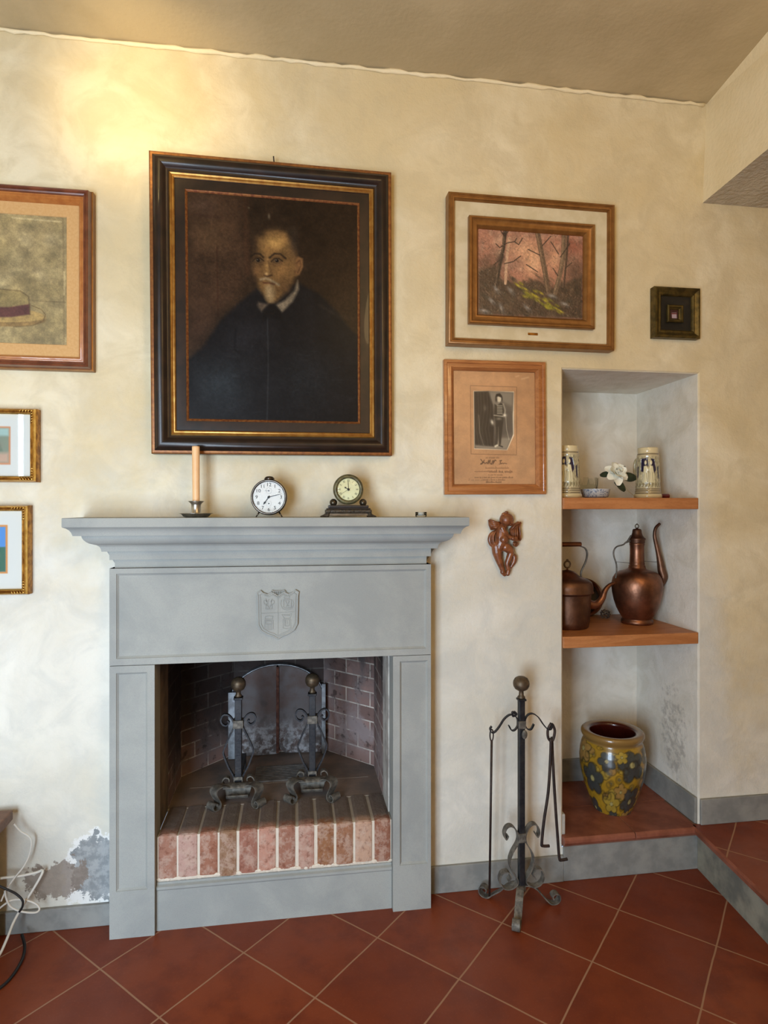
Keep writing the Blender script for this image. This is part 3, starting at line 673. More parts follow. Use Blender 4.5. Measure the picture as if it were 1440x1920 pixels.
# ------------------------------------------------------------------ andirons
def andiron():
    t = thing('andiron', 'x', 'andiron', (-.205, .175, .309))
    Z = .309
    pole = MB(); pole.box(-.0125, .0125, -.0125, .0125, .045, .375); pole.box(-.017, .017, -.017, .017, .374, .382)
    bev(pole.build('pole', M['iron'], t), .002)
    kn = MB(); kn.lathe([(.0, .382), (.011, .382), (.013, .388), (.009, .394), (.009, .404), (.013, .408)], 24, cap=False)
    kn.lathe([(0, .405), (.012, .4055), (.021, .411), (.0262, .421), (.0275, .4275), (.0270, .430), (.0275, .432), (.0262, .440), (.021, .4495), (.012, .4555), (0, .457)], 32, cap=False)
    kn.build('ball_finial', M['brass'], t, smooth=True)
    for z0, z1, q in ((.268, .298, .019), (.075, .087, .017)): bev(MB().box(-q, q, -q, q, z0, z1).build('collar', M['iron_dusty'], t), .002)
    for s in (-1, 1):
        p = spiral(s * .046, .300, .006, .021, PI / 2 - s * .2 + (0 if s > 0 else 0) - s * (-2.6), PI / 2 - s * .2 - s * (-2.6) - s * (-1) * (-1) * 0, 1) if 0 else []
        up_ = [(s * .040, -.002, .296), (s * .034, -.002, .288), (s * .044, -.002, .278), (s * .058, -.002, .284), (s * .064, -.002, .300), (s * .056, -.002, .317), (s * .040, -.002, .318), (s * .026, -.002, .306), (s * .017, -.002, .286),
               (s * .020, -.002, .262), (s * .036, -.002, .228), (s * .052, -.002, .190), (s * .055, -.002, .176), (s * .050, -.002, .158), (s * .036, -.002, .122), (s * .020, -.002, .092), (s * .015, -.002, .075)]
        MB().ribbon(curve(up_, 5), (0, 1, 0), .014, .0055).build('side_scroll', M['iron'], t)
        lo = [(s * .014, -.004, .080), (s * .017, -.004, .060), (s * .030, -.004, .048), (s * .050, -.004, .054), (s * .058, -.004, .072), (s * .048, -.004, .086), (s * .034, -.004, .082), (s * .033, -.004, .070)]
        MB().ribbon(curve(lo, 5), (0, 1, 0), .024, .004).build('lower_curl', M['iron_dusty'], t)
        ux, uy = s * .72, -.694
        lg = [(.020, .050), (.045, .062), (.080, .078), (.106, .076), (.113, .062), (.104, .042), (.094, .022), (.096, .008), (.108, .002), (.122, .006), (.127, .017), (.120, .027), (.110, .026), (.108, .017)]
        MB().ribbon(curve([(u * ux, u * uy, z) for u, z in lg], 5), (uy, -ux, 0), .040, .0035).build('leg', M['iron_dusty'], t)
    # rolled strap across the front
    rl = MB(); prof = []
    pts = [(0, -.034 + .025 * math.sin(a), .046 + .025 * math.cos(a)) for a in np.linspace(-.9, 4.4, 26)]
    rl.ribbon(pts, (1, 0, 0), [.080 + .034 * max(0, 1 - abs(k - 5) / 14) for k in range(26)], .0035); bev(rl.build('rolled_strap', M['iron_dusty'], t), .001)
    bk = MB(); bk.box(-.009, .009, .012, .27, .048, .064); bk.box(-.009, .009, .254, .27, .0, .05); bev(bk.build('log_bar', M['iron'], t), .002)
    return t
a1 = andiron(); a1['label'] = 'left of the two wrought iron andirons with brass ball, on the hearth'; a1['group'] = 'andirons in the firebox'
a2 = copy_thing(a1); a2.location = (.0715, .185, .309); a2['label'] = 'right of the two wrought iron andirons with brass ball, on the hearth'
a2.rotation_euler = (0, 0, -.05)

# ------------------------------------------------------------------ mantelpiece objects
MZ = 1.3705
t = thing('candle_holder', 'pewter chamberstick with a saucer base at the left end of the mantel', 'candle holder', (-.3165, -.10, MZ))
MB().lathe([(0, 0), (.034, 0), (.041, .003), (.047, .0105), (.0535, .0125), (.054, .0135), (.048, .013), (.040, .0062), (.030, .0045), (0, .0045)], 48, cap=False).build('saucer', M['pewter'], t, smooth=True)
MB().lathe([(.018, .0045), (.0180, .0065), (.0155, .008), (.0155, .040), (.0165, .044), (.0255, .0525), (.0255, .0535), (.0150, .0475), (.0126, .042), (.0126, .012), (0, .012)], 40, cap=False).build('socket', M['pewter'], t, smooth=True)
cd = MB().lathe([(0, 0), (.0112, 0), (.0116, .01), (.0122, .165), (.0124, .186), (.0120, .1905), (.0085, .1895), (.0040, .187), (0, .1865)], 32, cap=False); cd.tube([(0, 0, .186), (.0005, 0, .1915)], .0007, 6, 1)
cdo = cd.build('taper_candle', [M['wax'], M['ink']], None, True, (-.3165, -.10, MZ + .0425)); tag(cdo, 'pale peach unlit candle standing in the pewter holder', 'candle')
cdo.rotation_euler = (0, -.006, 0)

def ring_y(b, prof, c, seg=64, mi=0):           # lathe about the y axis; prof (r, y)
    return b.lathe(prof, seg, c, 'y', mi, cap=False)
AC = thing('alarm_clock', 'round nickel wind-up alarm clock with white dial on the mantel', 'clock', (-.0805, -.10, MZ), (0, 0, -.10))
R0 = .0605; cz = .0665
b = MB(); ring_y(b, [(.0, .030), (.040, .030), (.054, .024), (.0590, .014), (.0600, 0), (.0600, -.010), (.0590, -.0145), (.0560, -.0165), (.0530, -.0150), (.0518, -.0105)], (0, 0, cz)); b.build('case', M['chrome_dark'], AC, True)
b = MB(); ring_y(b, [(0, -.0095), (.0525, -.0095)], (0, 0, cz)); b.build('dial', M['white'], AC)
b = MB()
for k in range(1, 13):
    a = PI / 2 - k * PI / 6; v, f = text_mesh(str(k), .0160, .0003)
    b.add([(x * 1.1 + .0405 * math.cos(a), -.0101, y + cz + .0412 * math.sin(a)) for x, y, z in v], f)
for k in range(60):
    a = 2 * PI * k / 60; c_, s_ = math.cos(a), math.sin(a); b.add([(r * c_ - q * s_, -.0098, cz + r * s_ + q * c_) for r, q in ((.0495, -.0003), (.0510, -.0003), (.0510, .0003), (.0495, .0003))], [(0, 1, 2, 3)])
for cz2, r_ in ((.021, .010), (-.021, .009)):
    b.add([(r_ * math.cos(a), -.0098, cz + cz2 + r_ * math.sin(a)) for a in np.linspace(0, 2 * PI, 24, False)] + [((r_ - .0004) * math.cos(a), -.0098, cz + cz2 + (r_ - .0004) * math.sin(a)) for a in np.linspace(0, 2 * PI, 24, False)], [(i, (i + 1) % 24, (i + 1) % 24 + 24, i + 24) for i in range(24)])
    b.lathe([(0, -.0105), (.0022, -.0105), (.0022, -.0095)], 12, (0, 0, cz + cz2), 'y')
b.build('numerals', M['ink'], AC, fix=False)
def hand(parent, cz, ang, L, w_, y, m, tail=.006, diamond=False, cx=0):
    b = MB(); c_, s_ = math.cos(ang), math.sin(ang); q = [(-tail, w_ * .6), (0, w_), (L * .55, w_ * (.9 if not diamond else .8)), (L * .72, w_ * (.8 if not diamond else 2.4)), (L, .0002)]
    o_ = q + [(x, -yy) for x, yy in q[::-1]]
    b.prism([(cx + x * c_ - yy * s_, cz + x * s_ + yy * c_) for x, yy in o_], y - .0004, y + .0004); return b.build('hand', m, parent)
hand(AC, cz, math.radians(15), .044, .0011, -.0115, M['ink']); hand(AC, cz, math.radians(-126), .031, .0015, -.0108, M['ink'], diamond=True)
hand(AC, cz + .021, math.radians(180), .014, .0004, -.0102, M['ink'], .002)
MB().lathe([(0, -.0135), (.0035, -.0130), (.004, -.0110), (.004, -.0095)], 16, (0, 0, cz), 'y').build('hub', M['ink'], AC, True)
b = MB(); ring_y(b, [(0, -.0140), (.0528, -.0138)], (0, 0, cz)); b.build('glass', pane_mat('thin_clock_glass', (.97, .97, .97), 1.07), AC, True)
b = MB(); b.lathe([(.0, .0625), (.0175, .0590), (.0165, .0640), (.0110, .0690), (0, .0705)], 24, (0, .004, cz), 'z', cap=False); b.build('top_button', M['chrome_dark'], AC, True)
for s in (-1, 1): MB().tube([(s * .033, .0, cz - .050), (s * .0435, -.002, .0003)], [.0028, .0018], 10).build('foot', M['chrome_dark'], AC, True)
MB().lathe([(.012, -.012), (.012, .012)], 16, (0, 0, 0), 'z').build('winder', M['chrome_dark'], AC).location = (0, .012, .018)
bpy.data.objects.remove([c for c in AC.children if c.name.startswith('winder')][0])

MC = thing('mantel_clock', 'small round mantel clock with Roman numerals on a black footed base', 'clock', (.184, -.10, MZ))
b = MB(); bx = b
pr = lambda x, z0, z1, y: b.box(-x, x, -y, y, z0, z1)
pr(.078, .0130, .0255, .026); o_ = b.build('base', M['bronze_relief'], MC); bev(o_, .003)
b = MB(); b.box(-.0740, .0740, -.024, .024, .0255, .0300); b.box(-.0680, .0680, -.021, .021, .0300, .0400); bev(b.build('base_top', M['ebonybase'], MC), .004, 3)
b = MB(); b.box(-.066, .066, -.018, .018, .004, .0128); bev(b.build('base_plate', simple('aged_silver', rgb(150, 136, 118), rgb(120, 108, 92), .4, .6, nscale=60), MC), .001)
for s in (-1, 1):
    b = MB(); b.prism([(s * .064, .016), (s * .077, .016), (s * .079, .010), (s * .092, .004), (s * .096, 0), (s * .066, 0), (s * .066, .008)], -.024, -.010); b.prism([(s * .064, .016), (s * .077, .016), (s * .079, .010), (s * .092, .004), (s * .096, 0), (s * .066, 0), (s * .066, .008)], .010, .024)
    bev(b.build('foot', M['bronze_relief'], MC), .002)
    MB().sphere((s * .0505, -.004, .0490), .0128).build('ball', simple('bronze_ball', rgb(88, 78, 62), rgb(60, 52, 42), .3, .7), MC, True)
cz = .0935
b = MB(); ring_y(b, [(0, .018), (.047, .016), (.0512, .008), (.0515, -.004), (.0505, -.012), (.046, -.017), (.040, -.0165), (.0375, -.012), (.0370, -.008)], (0, 0, cz)); b.build('case', M['marble'], MC, True)
b = MB(); ring_y(b, [(0, -.0085), (.0375, -.0085)], (0, 0, cz)); b.build('dial', M['cream'], MC)
b = MB()
for k, s_ in enumerate(('I', 'II', 'III', 'IIII', 'V', 'VI', 'VII', 'VIII', 'IX', 'X', 'XI', 'XII'), 1):
    a = PI / 2 - k * PI / 6; v, f = text_mesh(s_, .0115); c_, q_ = math.cos(a - PI / 2), math.sin(a - PI / 2)
    b.add([(x * .62 * c_ - y * q_ + .0295 * math.cos(a), -.0088, x * .62 * q_ + y * c_ + cz + .0295 * math.sin(a)) for x, y, z in v], f)
b.build('numerals', M['ink'], MC, fix=False)
hand(MC, cz, math.radians(93), .028, .0009, -.0104, M['ink']); hand(MC, cz, math.radians(150), .016, .0012, -.0098, M['ink'], diamond=True); hand(MC, cz, math.radians(212), .030, .0004, -.0110, M['ink'], .010)
MB().lathe([(0, -.0125), (.0035, -.0120), (.004, -.0085)], 16, (0, 0, cz), 'y').build('hub', M['ink'], MC, True)
b = MB(); ring_y(b, [(0, -.0165), (.02, -.0155), (.038, -.0120)], (0, 0, cz)); b.build('glass', M['clear'], MC, True)

GC = thing('tealight_holder', 'tiny clear glass tealight cup near the right end of the mantel', 'candle holder', (.437, -.10, MZ))
MB().lathe([(0, 0), (.0180, 0), (.0195, .003), (.0200, .0165), (.0188, .0165), (.0180, .004), (0, .004)], 28, cap=False).build('glass_wall', M['clear'], GC, True)
MB().lathe([(0, .0042), (.0105, .0042), (.0120, .0150), (0, .0155)], 24, cap=False).build('wax', M['white'], GC, True)

# ------------------------------------------------------------------ framed pictures
def hang(name, label, cat, x, z, y, roll=0, yaw=0, lean=0, group=None):
    return thing(name, label, cat, (x, y, z), (lean, -roll * -1 * -1, yaw), group)
# --- portrait
PT = hang('framed_portrait', 'large dark oil portrait of a bearded man in an ebonised and gilt frame', 'painting', -.064, 2.0841, -.020, .0055, .0255, .014)
PW, PH = .8139, .9997
pf = [(0, .020, 0), (0, .030, 1), (.004, .033, 1), (.011, .033, 0), (.013, .035, 0), (.018, .042, 0), (.026, .047, 0), (.036, .048, 0), (.044, .044, 0), (.050, .037, 0), (.056, .033, 0), (.061, .032, 0), (.0625, .030, 2), (.066, .033, 2), (.070, .031, 2), (.072, .028, 2), (.075, .029, 2), (.079, .026, 0), (.081, .024, 0), (.110, .0225, 0), (.112, .022, 3), (.1145, .0245, 3), (.118, .022, 3), (.121, .018, 3)]
moulding('frame', PW, PH, pf, [M['ebony'], M['brownedge'], M['gold'], M['gold_red']], PT, back=-.012)
cv = Cv(330, 438, ((250, 258), (1193, 330), (1193, 1527), (252, 1500)), (46, 34, 24))
cv.poly([(240, 240), (560, 260), (575, 480), (575, 760), (420, 960), (240, 1180)], (64, 46, 33), 1, 14)
cv.blob(380, 500, 110, 130, (86, 64, 44), .7); cv.blob(330, 330, 90, 60, (84, 64, 52), .6); cv.blob(300, 1000, 70, 120, (62, 44, 34), .6)
cv.stroke([(410, 560), (415, 940)], 6, (56, 34, 24), .6, 1.5); cv.stroke([(270, 380), (440, 400)], 14, (60, 42, 32), .5, 3); cv.stroke([(568, 270), (580, 700)], 22, (78, 50, 34), .5, 5)
cv.blob(900, 500, 250, 300, (36, 26, 18), .8); cv.blob(1100, 800, 120, 200, (46, 32, 22), .6)
cloak = [(240, 1180), (330, 1110), (430, 960), (540, 860), (625, 790), (700, 800), (870, 760), (980, 820), (1080, 920), (1150, 1010), (1200, 1060), (1200, 1540), (240, 1510)]
cv.poly(cloak, (24, 23, 25), 1, 4); cv.blob(430, 1330, 190, 190, (48, 56, 62), .65); cv.blob(900, 1300, 230, 200, (34, 38, 42), .6); cv.blob(560, 1060, 160, 120, (36, 36, 40), .6)
cv.stroke([(688, 900), (692, 1200), (684, 1510)], 7, (52, 54, 56), .6, 1.2); cv.stroke([(512, 1010), (505, 1120), (540, 1150)], 8, (18, 18, 20), .7, 2)
for q in range(26):
    x = 270 + rng.random() * 880; y = 1100 + rng.random() * 380; cv.stroke([(x, y), (x + 20 + rng.random() * 60, y + rng.normal() * 12)], 3, (56, 62, 66), .25, 1.2)
# head
cv.poly([(620, 560), (632, 500), (680, 470), (740, 462), (800, 480), (842, 540), (856, 620), (848, 720), (800, 800), (740, 860), (700, 868), (650, 800), (618, 720), (606, 640)], (108, 80, 48), 1, 5)
cv.blob(735, 535, 70, 46, (186, 144, 84), .95); cv.blob(700, 575, 50, 22, (140, 104, 60), .6); cv.blob(838, 530, 30, 80, (52, 42, 34), .85); cv.blob(826, 476, 30, 24, (50, 40, 30), .7); cv.blob(735, 452, 60, 9, (62, 48, 34), .5); cv.blob(650, 480, 34, 34, (46, 34, 24), .8); cv.blob(622, 560, 20, 80, (58, 42, 30), .8); cv.blob(618, 720, 22, 60, (52, 38, 28), .7)
cv.blob(770, 700, 45, 60, (142, 104, 62), .8); cv.blob(630, 690, 26, 40, (128, 92, 58), .7); cv.blob(790, 780, 40, 46, (86, 62, 40), .7); cv.blob(690, 660, 16, 70, (168, 128, 78), .7)
cv.poly([(840, 640), (862, 612), (888, 622), (888, 670), (868, 715), (844, 720)], (112, 80, 50), 1, 2); cv.stroke([(852, 650), (870, 632), (878, 660), (860, 700)], 7, (80, 54, 34), .8, 1.2)
for ex, ey in ((638, 632), (742, 634)):
    cv.blob(ex, ey, 34, 22, (58, 42, 30), .85); cv.blob(ex, ey + 2, 18, 9, (120, 100, 72), .8); cv.blob(ex + 1, ey + 1, 10, 9, (26, 20, 18), 1, 0, 3); cv.blob(ex - 3, ey - 3, 3, 3, (170, 160, 140), .9)
    cv.stroke([(ex - 30, ey + 6), (ex - 14, ey - 10), (ex + 12, ey - 12), (ex + 32, ey + 4)], 5, (34, 26, 20), .9, 1)
    cv.stroke([(ex - 26, ey + 22), (ex, ey + 30), (ex + 26, ey + 20)], 5, (90, 66, 42), .7, 2)
cv.stroke([(600, 612), (620, 596), (650, 598), (668, 616)], 9, (40, 30, 22), .9, 1.5); cv.stroke([(702, 618), (730, 596), (762, 598), (792, 622)], 9, (40, 30, 22), .9, 1.5)
cv.stroke([(696, 640), (704, 680), (716, 712)], 7, (96, 70, 44), .8, 2); cv.stroke([(672, 716), (690, 722), (712, 714)], 8, (64, 44, 30), .9, 1.5); cv.blob(684, 706, 12, 10, (196, 160, 110), .8)
cv.stroke([(652, 738), (680, 732), (700, 738), (722, 750), (752, 768)], 12, (150, 132, 104), .85, 2.2); cv.stroke([(668, 756), (700, 758), (728, 764)], 7, (70, 40, 30), .9, 1.5)
cv.poly([(676, 770), (722, 772), (736, 810), (724, 862), (700, 872), (680, 850), (672, 810)], (140, 116, 82), .9, 4); cv.blob(700, 800, 14, 40, (168, 142, 104), .6)
cv.poly([(858, 742), (866, 790), (830, 860), (768, 920), (735, 880), (790, 850), (840, 800)], (126, 112, 92), 1, 3); cv.poly([(640, 862), (700, 876), (656, 916), (632, 880)], (84, 72, 60), 1, 3)
cv.poly([(700, 872), (735, 880), (768, 922), (770, 960), (660, 950), (664, 910)], (20, 19, 20), 1, 3)
cv.blob(700, 392, 7, 16, (120, 110, 90), .6); cv.blob(588, 345, 6, 5, (120, 110, 90), .6); cv.stroke([(980, 880), (1080, 940), (1160, 955)], 10, (58, 48, 40), .4, 4)
cv.noise(26, .22, 3); cv.noise(4, .18, 9); cv.noise(1.6, .10, 19)
picture('canvas', cv, PW - .240, PH - .240, -.019, paint_mat('varnished_oil', .5, .16, .5, 420, .3, .04), PT, .85)
b = MB(); b.tube([(-.018, .015, PH / 2 - .01), (-.012, .008, PH / 2 + .010), (0, .006, PH / 2 + .020), (.012, .008, PH / 2 + .010), (.018, .015, PH / 2 - .01)], .0018, 8); b.tube([(0, .004, PH / 2 + .012), (-.002, -.010, PH / 2 + .030)], .0022, 8)
b.build('hanging_hook', M['rust'], PT, True)

# --- landscape
LT = hang('framed_landscape', 'woodland oil painting with linen slip in a double brown-gilt frame', 'painting', .868, 2.2626, -.002, -.0008, .004, .004)
LW, LH = .639, .5441
moulding('frame', LW, LH, [(0, .038, 0), (0, .042, 0), (.003, .045, 0), (.008, .046, 0), (.010, .043, 0), (.013, .043, 0), (.016, .046, 0), (.020, .045, 0), (.023, .040, 0), (.025, .030, 0)], [M['goldwood']], LT)
moulding('linen_slip', LW - .05, LH - .05, [(0, .030, 0), (.015, .0285, 0), (.048, .024, 0), (.056, .020, 0)], [M['linen']], LT)
moulding('inner_frame', LW - .155, LH - .155, [(0, .022, 0), (0, .040, 0), (.003, .044, 0), (.008, .044, 0), (.011, .040, 0), (.018, .036, 0), (.026, .034, 0), (.030, .035, 0), (.034, .031, 0), (.0385, .024, 1), (.040, .018, 1)], [M['goldwood'], M['brownedge']], LT)
b = MB(); b.box(-.019, .019, -.032, -.028, -.0045, .0045); bev(b.build('name_plate', M['darkgold'], LT, loc=(.005, .003, -LH / 2 + .052)), .001)
cv = Cv(360, 275, ((205, 250), (758, 292), (752, 730), (205, 702)), (150, 104, 84))
for q in range(90):
    x, y = 205 + rng.random() * 550, 250 + rng.random() * 230; c_ = [(164, 132, 112), (116, 88, 74), (138, 104, 88), (190, 156, 130), (104, 76, 64)][rng.integers(5)]
    cv.blob(x, y, 14 + rng.random() * 22, 8 + rng.random() * 22, c_, .55, rng.random() * 3)
cv.blob(440, 360, 90, 60, (198, 152, 118), .7); cv.blob(500, 430, 70, 90, (206, 160, 122), .7); cv.blob(610, 420, 36, 70, (196, 148, 112), .6)
cv.blob(250, 440, 60, 60, (88, 62, 48), .7); cv.blob(720, 480, 60, 80, (74, 56, 44), .8); cv.blob(700, 340, 60, 60, (118, 66, 52), .7)
cv.poly([(205, 470), (300, 440), (330, 520), (420, 540), (520, 520), (600, 560), (755, 500), (755, 730), (205, 702)], (66, 52, 40), .95, 8)
for q in range(140):
    x, y = 205 + rng.random() * 550, 500 + rng.random() * 225; c_ = [(52, 42, 32), (84, 66, 50), (60, 54, 44), (98, 80, 62), (44, 36, 28)][rng.integers(5)]
    cv.blob(x, y, 8 + rng.random() * 18, 5 + rng.random() * 8, c_, .6, .6)
tr = [([(350, 250), (340, 350), (318, 450), (300, 560)], 18, (52, 42, 34)), ([(370, 300), (355, 420), (350, 540)], 14, (176, 142, 114)), ([(520, 270), (540, 380), (562, 500), (575, 590)], 26, (86, 68, 52)), ([(660, 285), (655, 400), (635, 500), (610, 590)], 24, (98, 80, 62)), ([(680, 290), (670, 420), (655, 560)], 12, (66, 50, 40))]
for p_, w_, c_ in tr: cv.stroke(p_, w_, c_, .95, 1.2); cv.stroke([(x - 5, y) for x, y in p_], w_ * .3, (170, 140, 110), .35, 1)
for p_ in ([(300, 330), (320, 350), (360, 325), (400, 318), (410, 300)], [(345, 435), (390, 425), (430, 395)], [(400, 320), (420, 335), (440, 300)], [(470, 360), (530, 390)], [(590, 320), (630, 385)], [(545, 340), (590, 290)], [(640, 400), (690, 330)], [(460, 440), (520, 480)], [(600, 460), (625, 500)], [(325, 260), (345, 290), (365, 262)], [(340, 400), (290, 440)], [(665, 460), (700, 430)]): cv.stroke(p_, 5, (48, 36, 30), .85, .8)
cv.blob(322, 410, 26, 40, (56, 44, 36), .7); cv.blob(345, 275, 16, 14, (44, 34, 30), .8)
for x, y, a_ in ((305, 575, .9), (380, 580, .8), (330, 670, 1.1), (465, 670, .7), (595, 608, .3), (240, 685, .3), (280, 635, .8), (660, 650, .4)): cv.blob(x, y, 26, 10, (150, 146, 140), .85, a_); cv.blob(x + 10, y + 12, 24, 8, (60, 50, 42), .7, a_)
for q in range(46):
    t_ = rng.random(); x, y = 410 + t_ * 225 + rng.normal() * 12, 555 + t_ * 130 + rng.normal() * 14; cv.blob(x, y, 12 + rng.random() * 8, 6, [(134, 126, 34), (166, 152, 44), (108, 104, 34)][rng.integers(3)], .8, .5)
for q in range(420):
    x, y = 205 + rng.random() * 550, 260 + rng.random() * 440; cv.stroke([(x, y), (x + rng.normal() * 8, y - 5 - rng.random() * 9)], 3, [(48, 40, 32), (160, 128, 100), (78, 64, 50)][rng.integers(3)], .32, .9)
cv.noise(6, .16, 5); cv.noise(1.6, .14, 6)
picture('canvas', cv, LW - .155 - .078, LH - .155 - .078, -.020, paint_mat('impasto_oil', .5, .15, .6, 260, .2), LT, 1.3, relief=.002)

# --- photograph on inscribed card
CT = hang('framed_photograph', 'old black and white photograph on inscribed brown card in a cherry frame', 'framed photograph', .7341, 1.6962, -.001, .0065, -.003, 0)
CW, CH = .3871, .4907
moulding('frame', CW, CH, [(0, .016, 0), (0, .018, 0), (.002, .020, 0), (.010, .021, 0), (.0125, .0195, 0), (.0135, .017, 0), (.0150, .0172, 0), (.022, .0205, 0), (.027, .020, 0), (.031, .016, 0), (.036, .0115, 0), (.038, .008, 0)], [M['cherry']], CT)
cv = Cv(248, 340, ((188, 196), (1124, 208), (1134, 1497), (188, 1497)), (166, 124, 86))
cv.blob(600, 300, 400, 120, (176, 134, 96), .5); cv.blob(1000, 1150, 180, 300, (178, 138, 100), .6); cv.blob(250, 1350, 160, 200, (152, 112, 80), .6); cv.noise(30, .10, 2); cv.noise(2, .05, 8)
cv.stroke([(385, 365), (915, 375), (912, 1155), (388, 1145), (385, 365)], 5, (96, 66, 44), .8, .8)
pho = [(425, 430), (600, 424), (880, 436), (876, 560), (868, 700), (872, 920), (846, 985), (800, 1095), (600, 1086), (432, 1080)]
cv.poly([(418, 424), (884, 428), (884, 930), (856, 990), (806, 1100), (424, 1088)], (214, 200, 172), .9, 1)
cv.poly(pho, (98, 88, 76), 1, 1)
cv.poly([(600, 432), (872, 440), (862, 640), (700, 640), (610, 560)], (124, 114, 98), .8, 6); cv.poly([(740, 540), (860, 600), (866, 900), (720, 940)], (74, 66, 58), .7, 6)
cv.poly([(428, 434), (590, 430), (640, 580), (655, 800), (650, 1060), (432, 1075)], (38, 32, 28), 1, 3)
for x0 in (470, 500, 535, 575, 610): cv.stroke([(x0, 440), (x0 + 8, 640), (x0 - 20, 860), (x0 + 10, 1050)], 7, (84, 76, 66), .5, 1.4)
cv.stroke([(478, 700), (490, 900), (530, 1040)], 10, (132, 120, 102), .6, 1.6); cv.blob(550, 620, 22, 40, (120, 110, 94), .5)
cv.poly([(430, 1040), (660, 1060), (720, 960), (850, 960), (800, 1090), (436, 1078)], (132, 120, 102), .9, 3)
cv.poly([(690, 590), (660, 570), (655, 700), (670, 780), (660, 1040), (690, 1040), (705, 830), (712, 1040), (730, 1040), (756, 800), (770, 700), (764, 580), (730, 556)], (46, 40, 34), 1, 2)
cv.blob(712, 516, 24, 34, (190, 176, 150), 1, 0, 2); cv.poly([(668, 500), (680, 458), (720, 448), (742, 470), (750, 500), (700, 482)], (22, 18, 16), 1, 1.5); cv.blob(680, 520, 14, 30, (22, 18, 16), .9); cv.blob(746, 516, 8, 28, (22, 18, 16), .9)
for y in range(590, 690, 18): cv.stroke([(692, y), (748, y)], 7, (196, 184, 158), .85, 1)
cv.stroke([(760, 570), (782, 640), (776, 700)], 16, (150, 138, 118), .9, 2); cv.blob(776, 700, 26, 22, (212, 200, 176), .9); cv.blob(632, 780, 20, 36, (206, 194, 168), .9, -.3); cv.stroke([(655, 700), (756, 712)], 12, (176, 164, 140), .8, 1.5); cv.blob(710, 740, 36, 18, (140, 128, 108), .7)
cv.stroke([(790, 720), (798, 860), (826, 980)], 5, (200, 188, 160), .7, 1); cv.stroke([(668, 1058), (690, 1044)], 20, (200, 188, 160), .9, 1.5); cv.stroke([(712, 1046), (750, 1062)], 12, (26, 22, 20), .9, 1.5); cv.stroke([(670, 840), (676, 1030)], 8, (120, 108, 92), .5, 2)
def script(x0, x1, y, h, wd, alpha, seed, col=(74, 48, 32)):
    r = np.random.default_rng(seed); x = x0; pts = []
    while x < x1:
        big = r.random() < .22
        for k in range(3):
            pts.append((x, y + (h * (.9 if big else .45)) * (-1 if k % 2 else .35) * (.5 + r.random()))); x += h * .26
        if r.random() < .2:
            cv.stroke(pts, wd, col, alpha, .8); pts = []; x += h * .55
    if len(pts) > 1: cv.stroke(pts, wd, col, alpha, .8)
script(560, 718, 1190, 16, 4, .6, 1); script(555, 825, 1310, 16, 4, .5, 4); script(590, 745, 1388, 15, 4, .55, 5); script(430, 600, 1348, 10, 4, .6, 6); script(600, 865, 1352, 24, 6, .75, 7)
script(430, 880, 1418, 13, 4, .7, 8); script(530, 780, 1446, 13, 4, .65, 9); script(560, 735, 1472, 13, 5, .8, 10); script(360, 520, 1448, 22, 4, .35, 11); 
cv.stroke([(500, 1206), (524, 1240), (496, 1262), (512, 1262), (540, 1216)], 8, (56, 36, 26), .9, .9); cv.stroke([(524, 1250), (540, 1240), (548, 1258), (566, 1240), (574, 1258), (592, 1216), (588, 1258), (608, 1212), (606, 1256), (628, 1262)], 7, (56, 36, 26), .85, .9)
cv.stroke([(622, 1262), (640, 1220), (650, 1226), (640, 1260), (664, 1214), (676, 1222)], 8, (56, 36, 26), .9, .9); cv.stroke([(716, 1222), (740, 1218), (722, 1240), (738, 1256), (712, 1260)], 7, (56, 36, 26), .85, .9); cv.stroke([(740, 1256), (752, 1248), (760, 1258), (772, 1250), (800, 1256)], 6, (56, 36, 26), .8, .9)
cv.stroke([(905, 256), (940, 246)], 9, (206, 176, 140), .5, 2); cv.stroke([(975, 282), (1050, 262)], 12, (206, 176, 140), .5, 3)
picture('card', cv, CW - .074, CH - .074, -.0055, paint_mat('printed_card', .6, 0, .05), CT, 1.55)
MB().box(-CW / 2 + .036, CW / 2 - .036, -.0095, -.0080, -CH / 2 + .036, CH / 2 - .036).build('glass', M['pane'], CT)

# --- small square picture
ST = hang('small_framed_picture', 'tiny square picture deep in a black slip and olive-gold frame', 'framed picture', 1.4538, 2.1495, -.001, .0036, -.002, .008)
SW, SH = .191, .1932
moulding('frame', SW, SH, [(0, .024, 0), (0, .027, 0), (.003, .031, 0), (.009, .032, 0), (.015, .027, 0), (.021, .024, 0), (.026, .026, 0), (.030, .023, 0), (.033, .014, 0)], [M['olivegold']], ST)
moulding('black_slip', SW - .064, SH - .064, [(0, .016, 0), (.002, .016, 0), (.031, .007, 0), (.033, .006, 0)], [M['black']], ST)
moulding('inner_frame', .066, .066, [(0, .008, 0), (0, .016, 0), (.003, .019, 0), (.008, .017, 0), (.011, .012, 0), (.015, .010, 0), (.0165, .006, 0)], [M['olivegold']], ST)
cv = Cv(40, 40, bg=(60, 30, 28)); cv.poly([(.2, .35), (.8, .3), (.85, .95), (.25, .95)], (170, 150, 160), 1, 1); cv.stroke([(.2, .45), (.8, .42)], .12, (96, 40, 36), 1, 1)
picture('print', cv, .034, .034, -.0062, paint_mat('tiny_print', .5), ST)

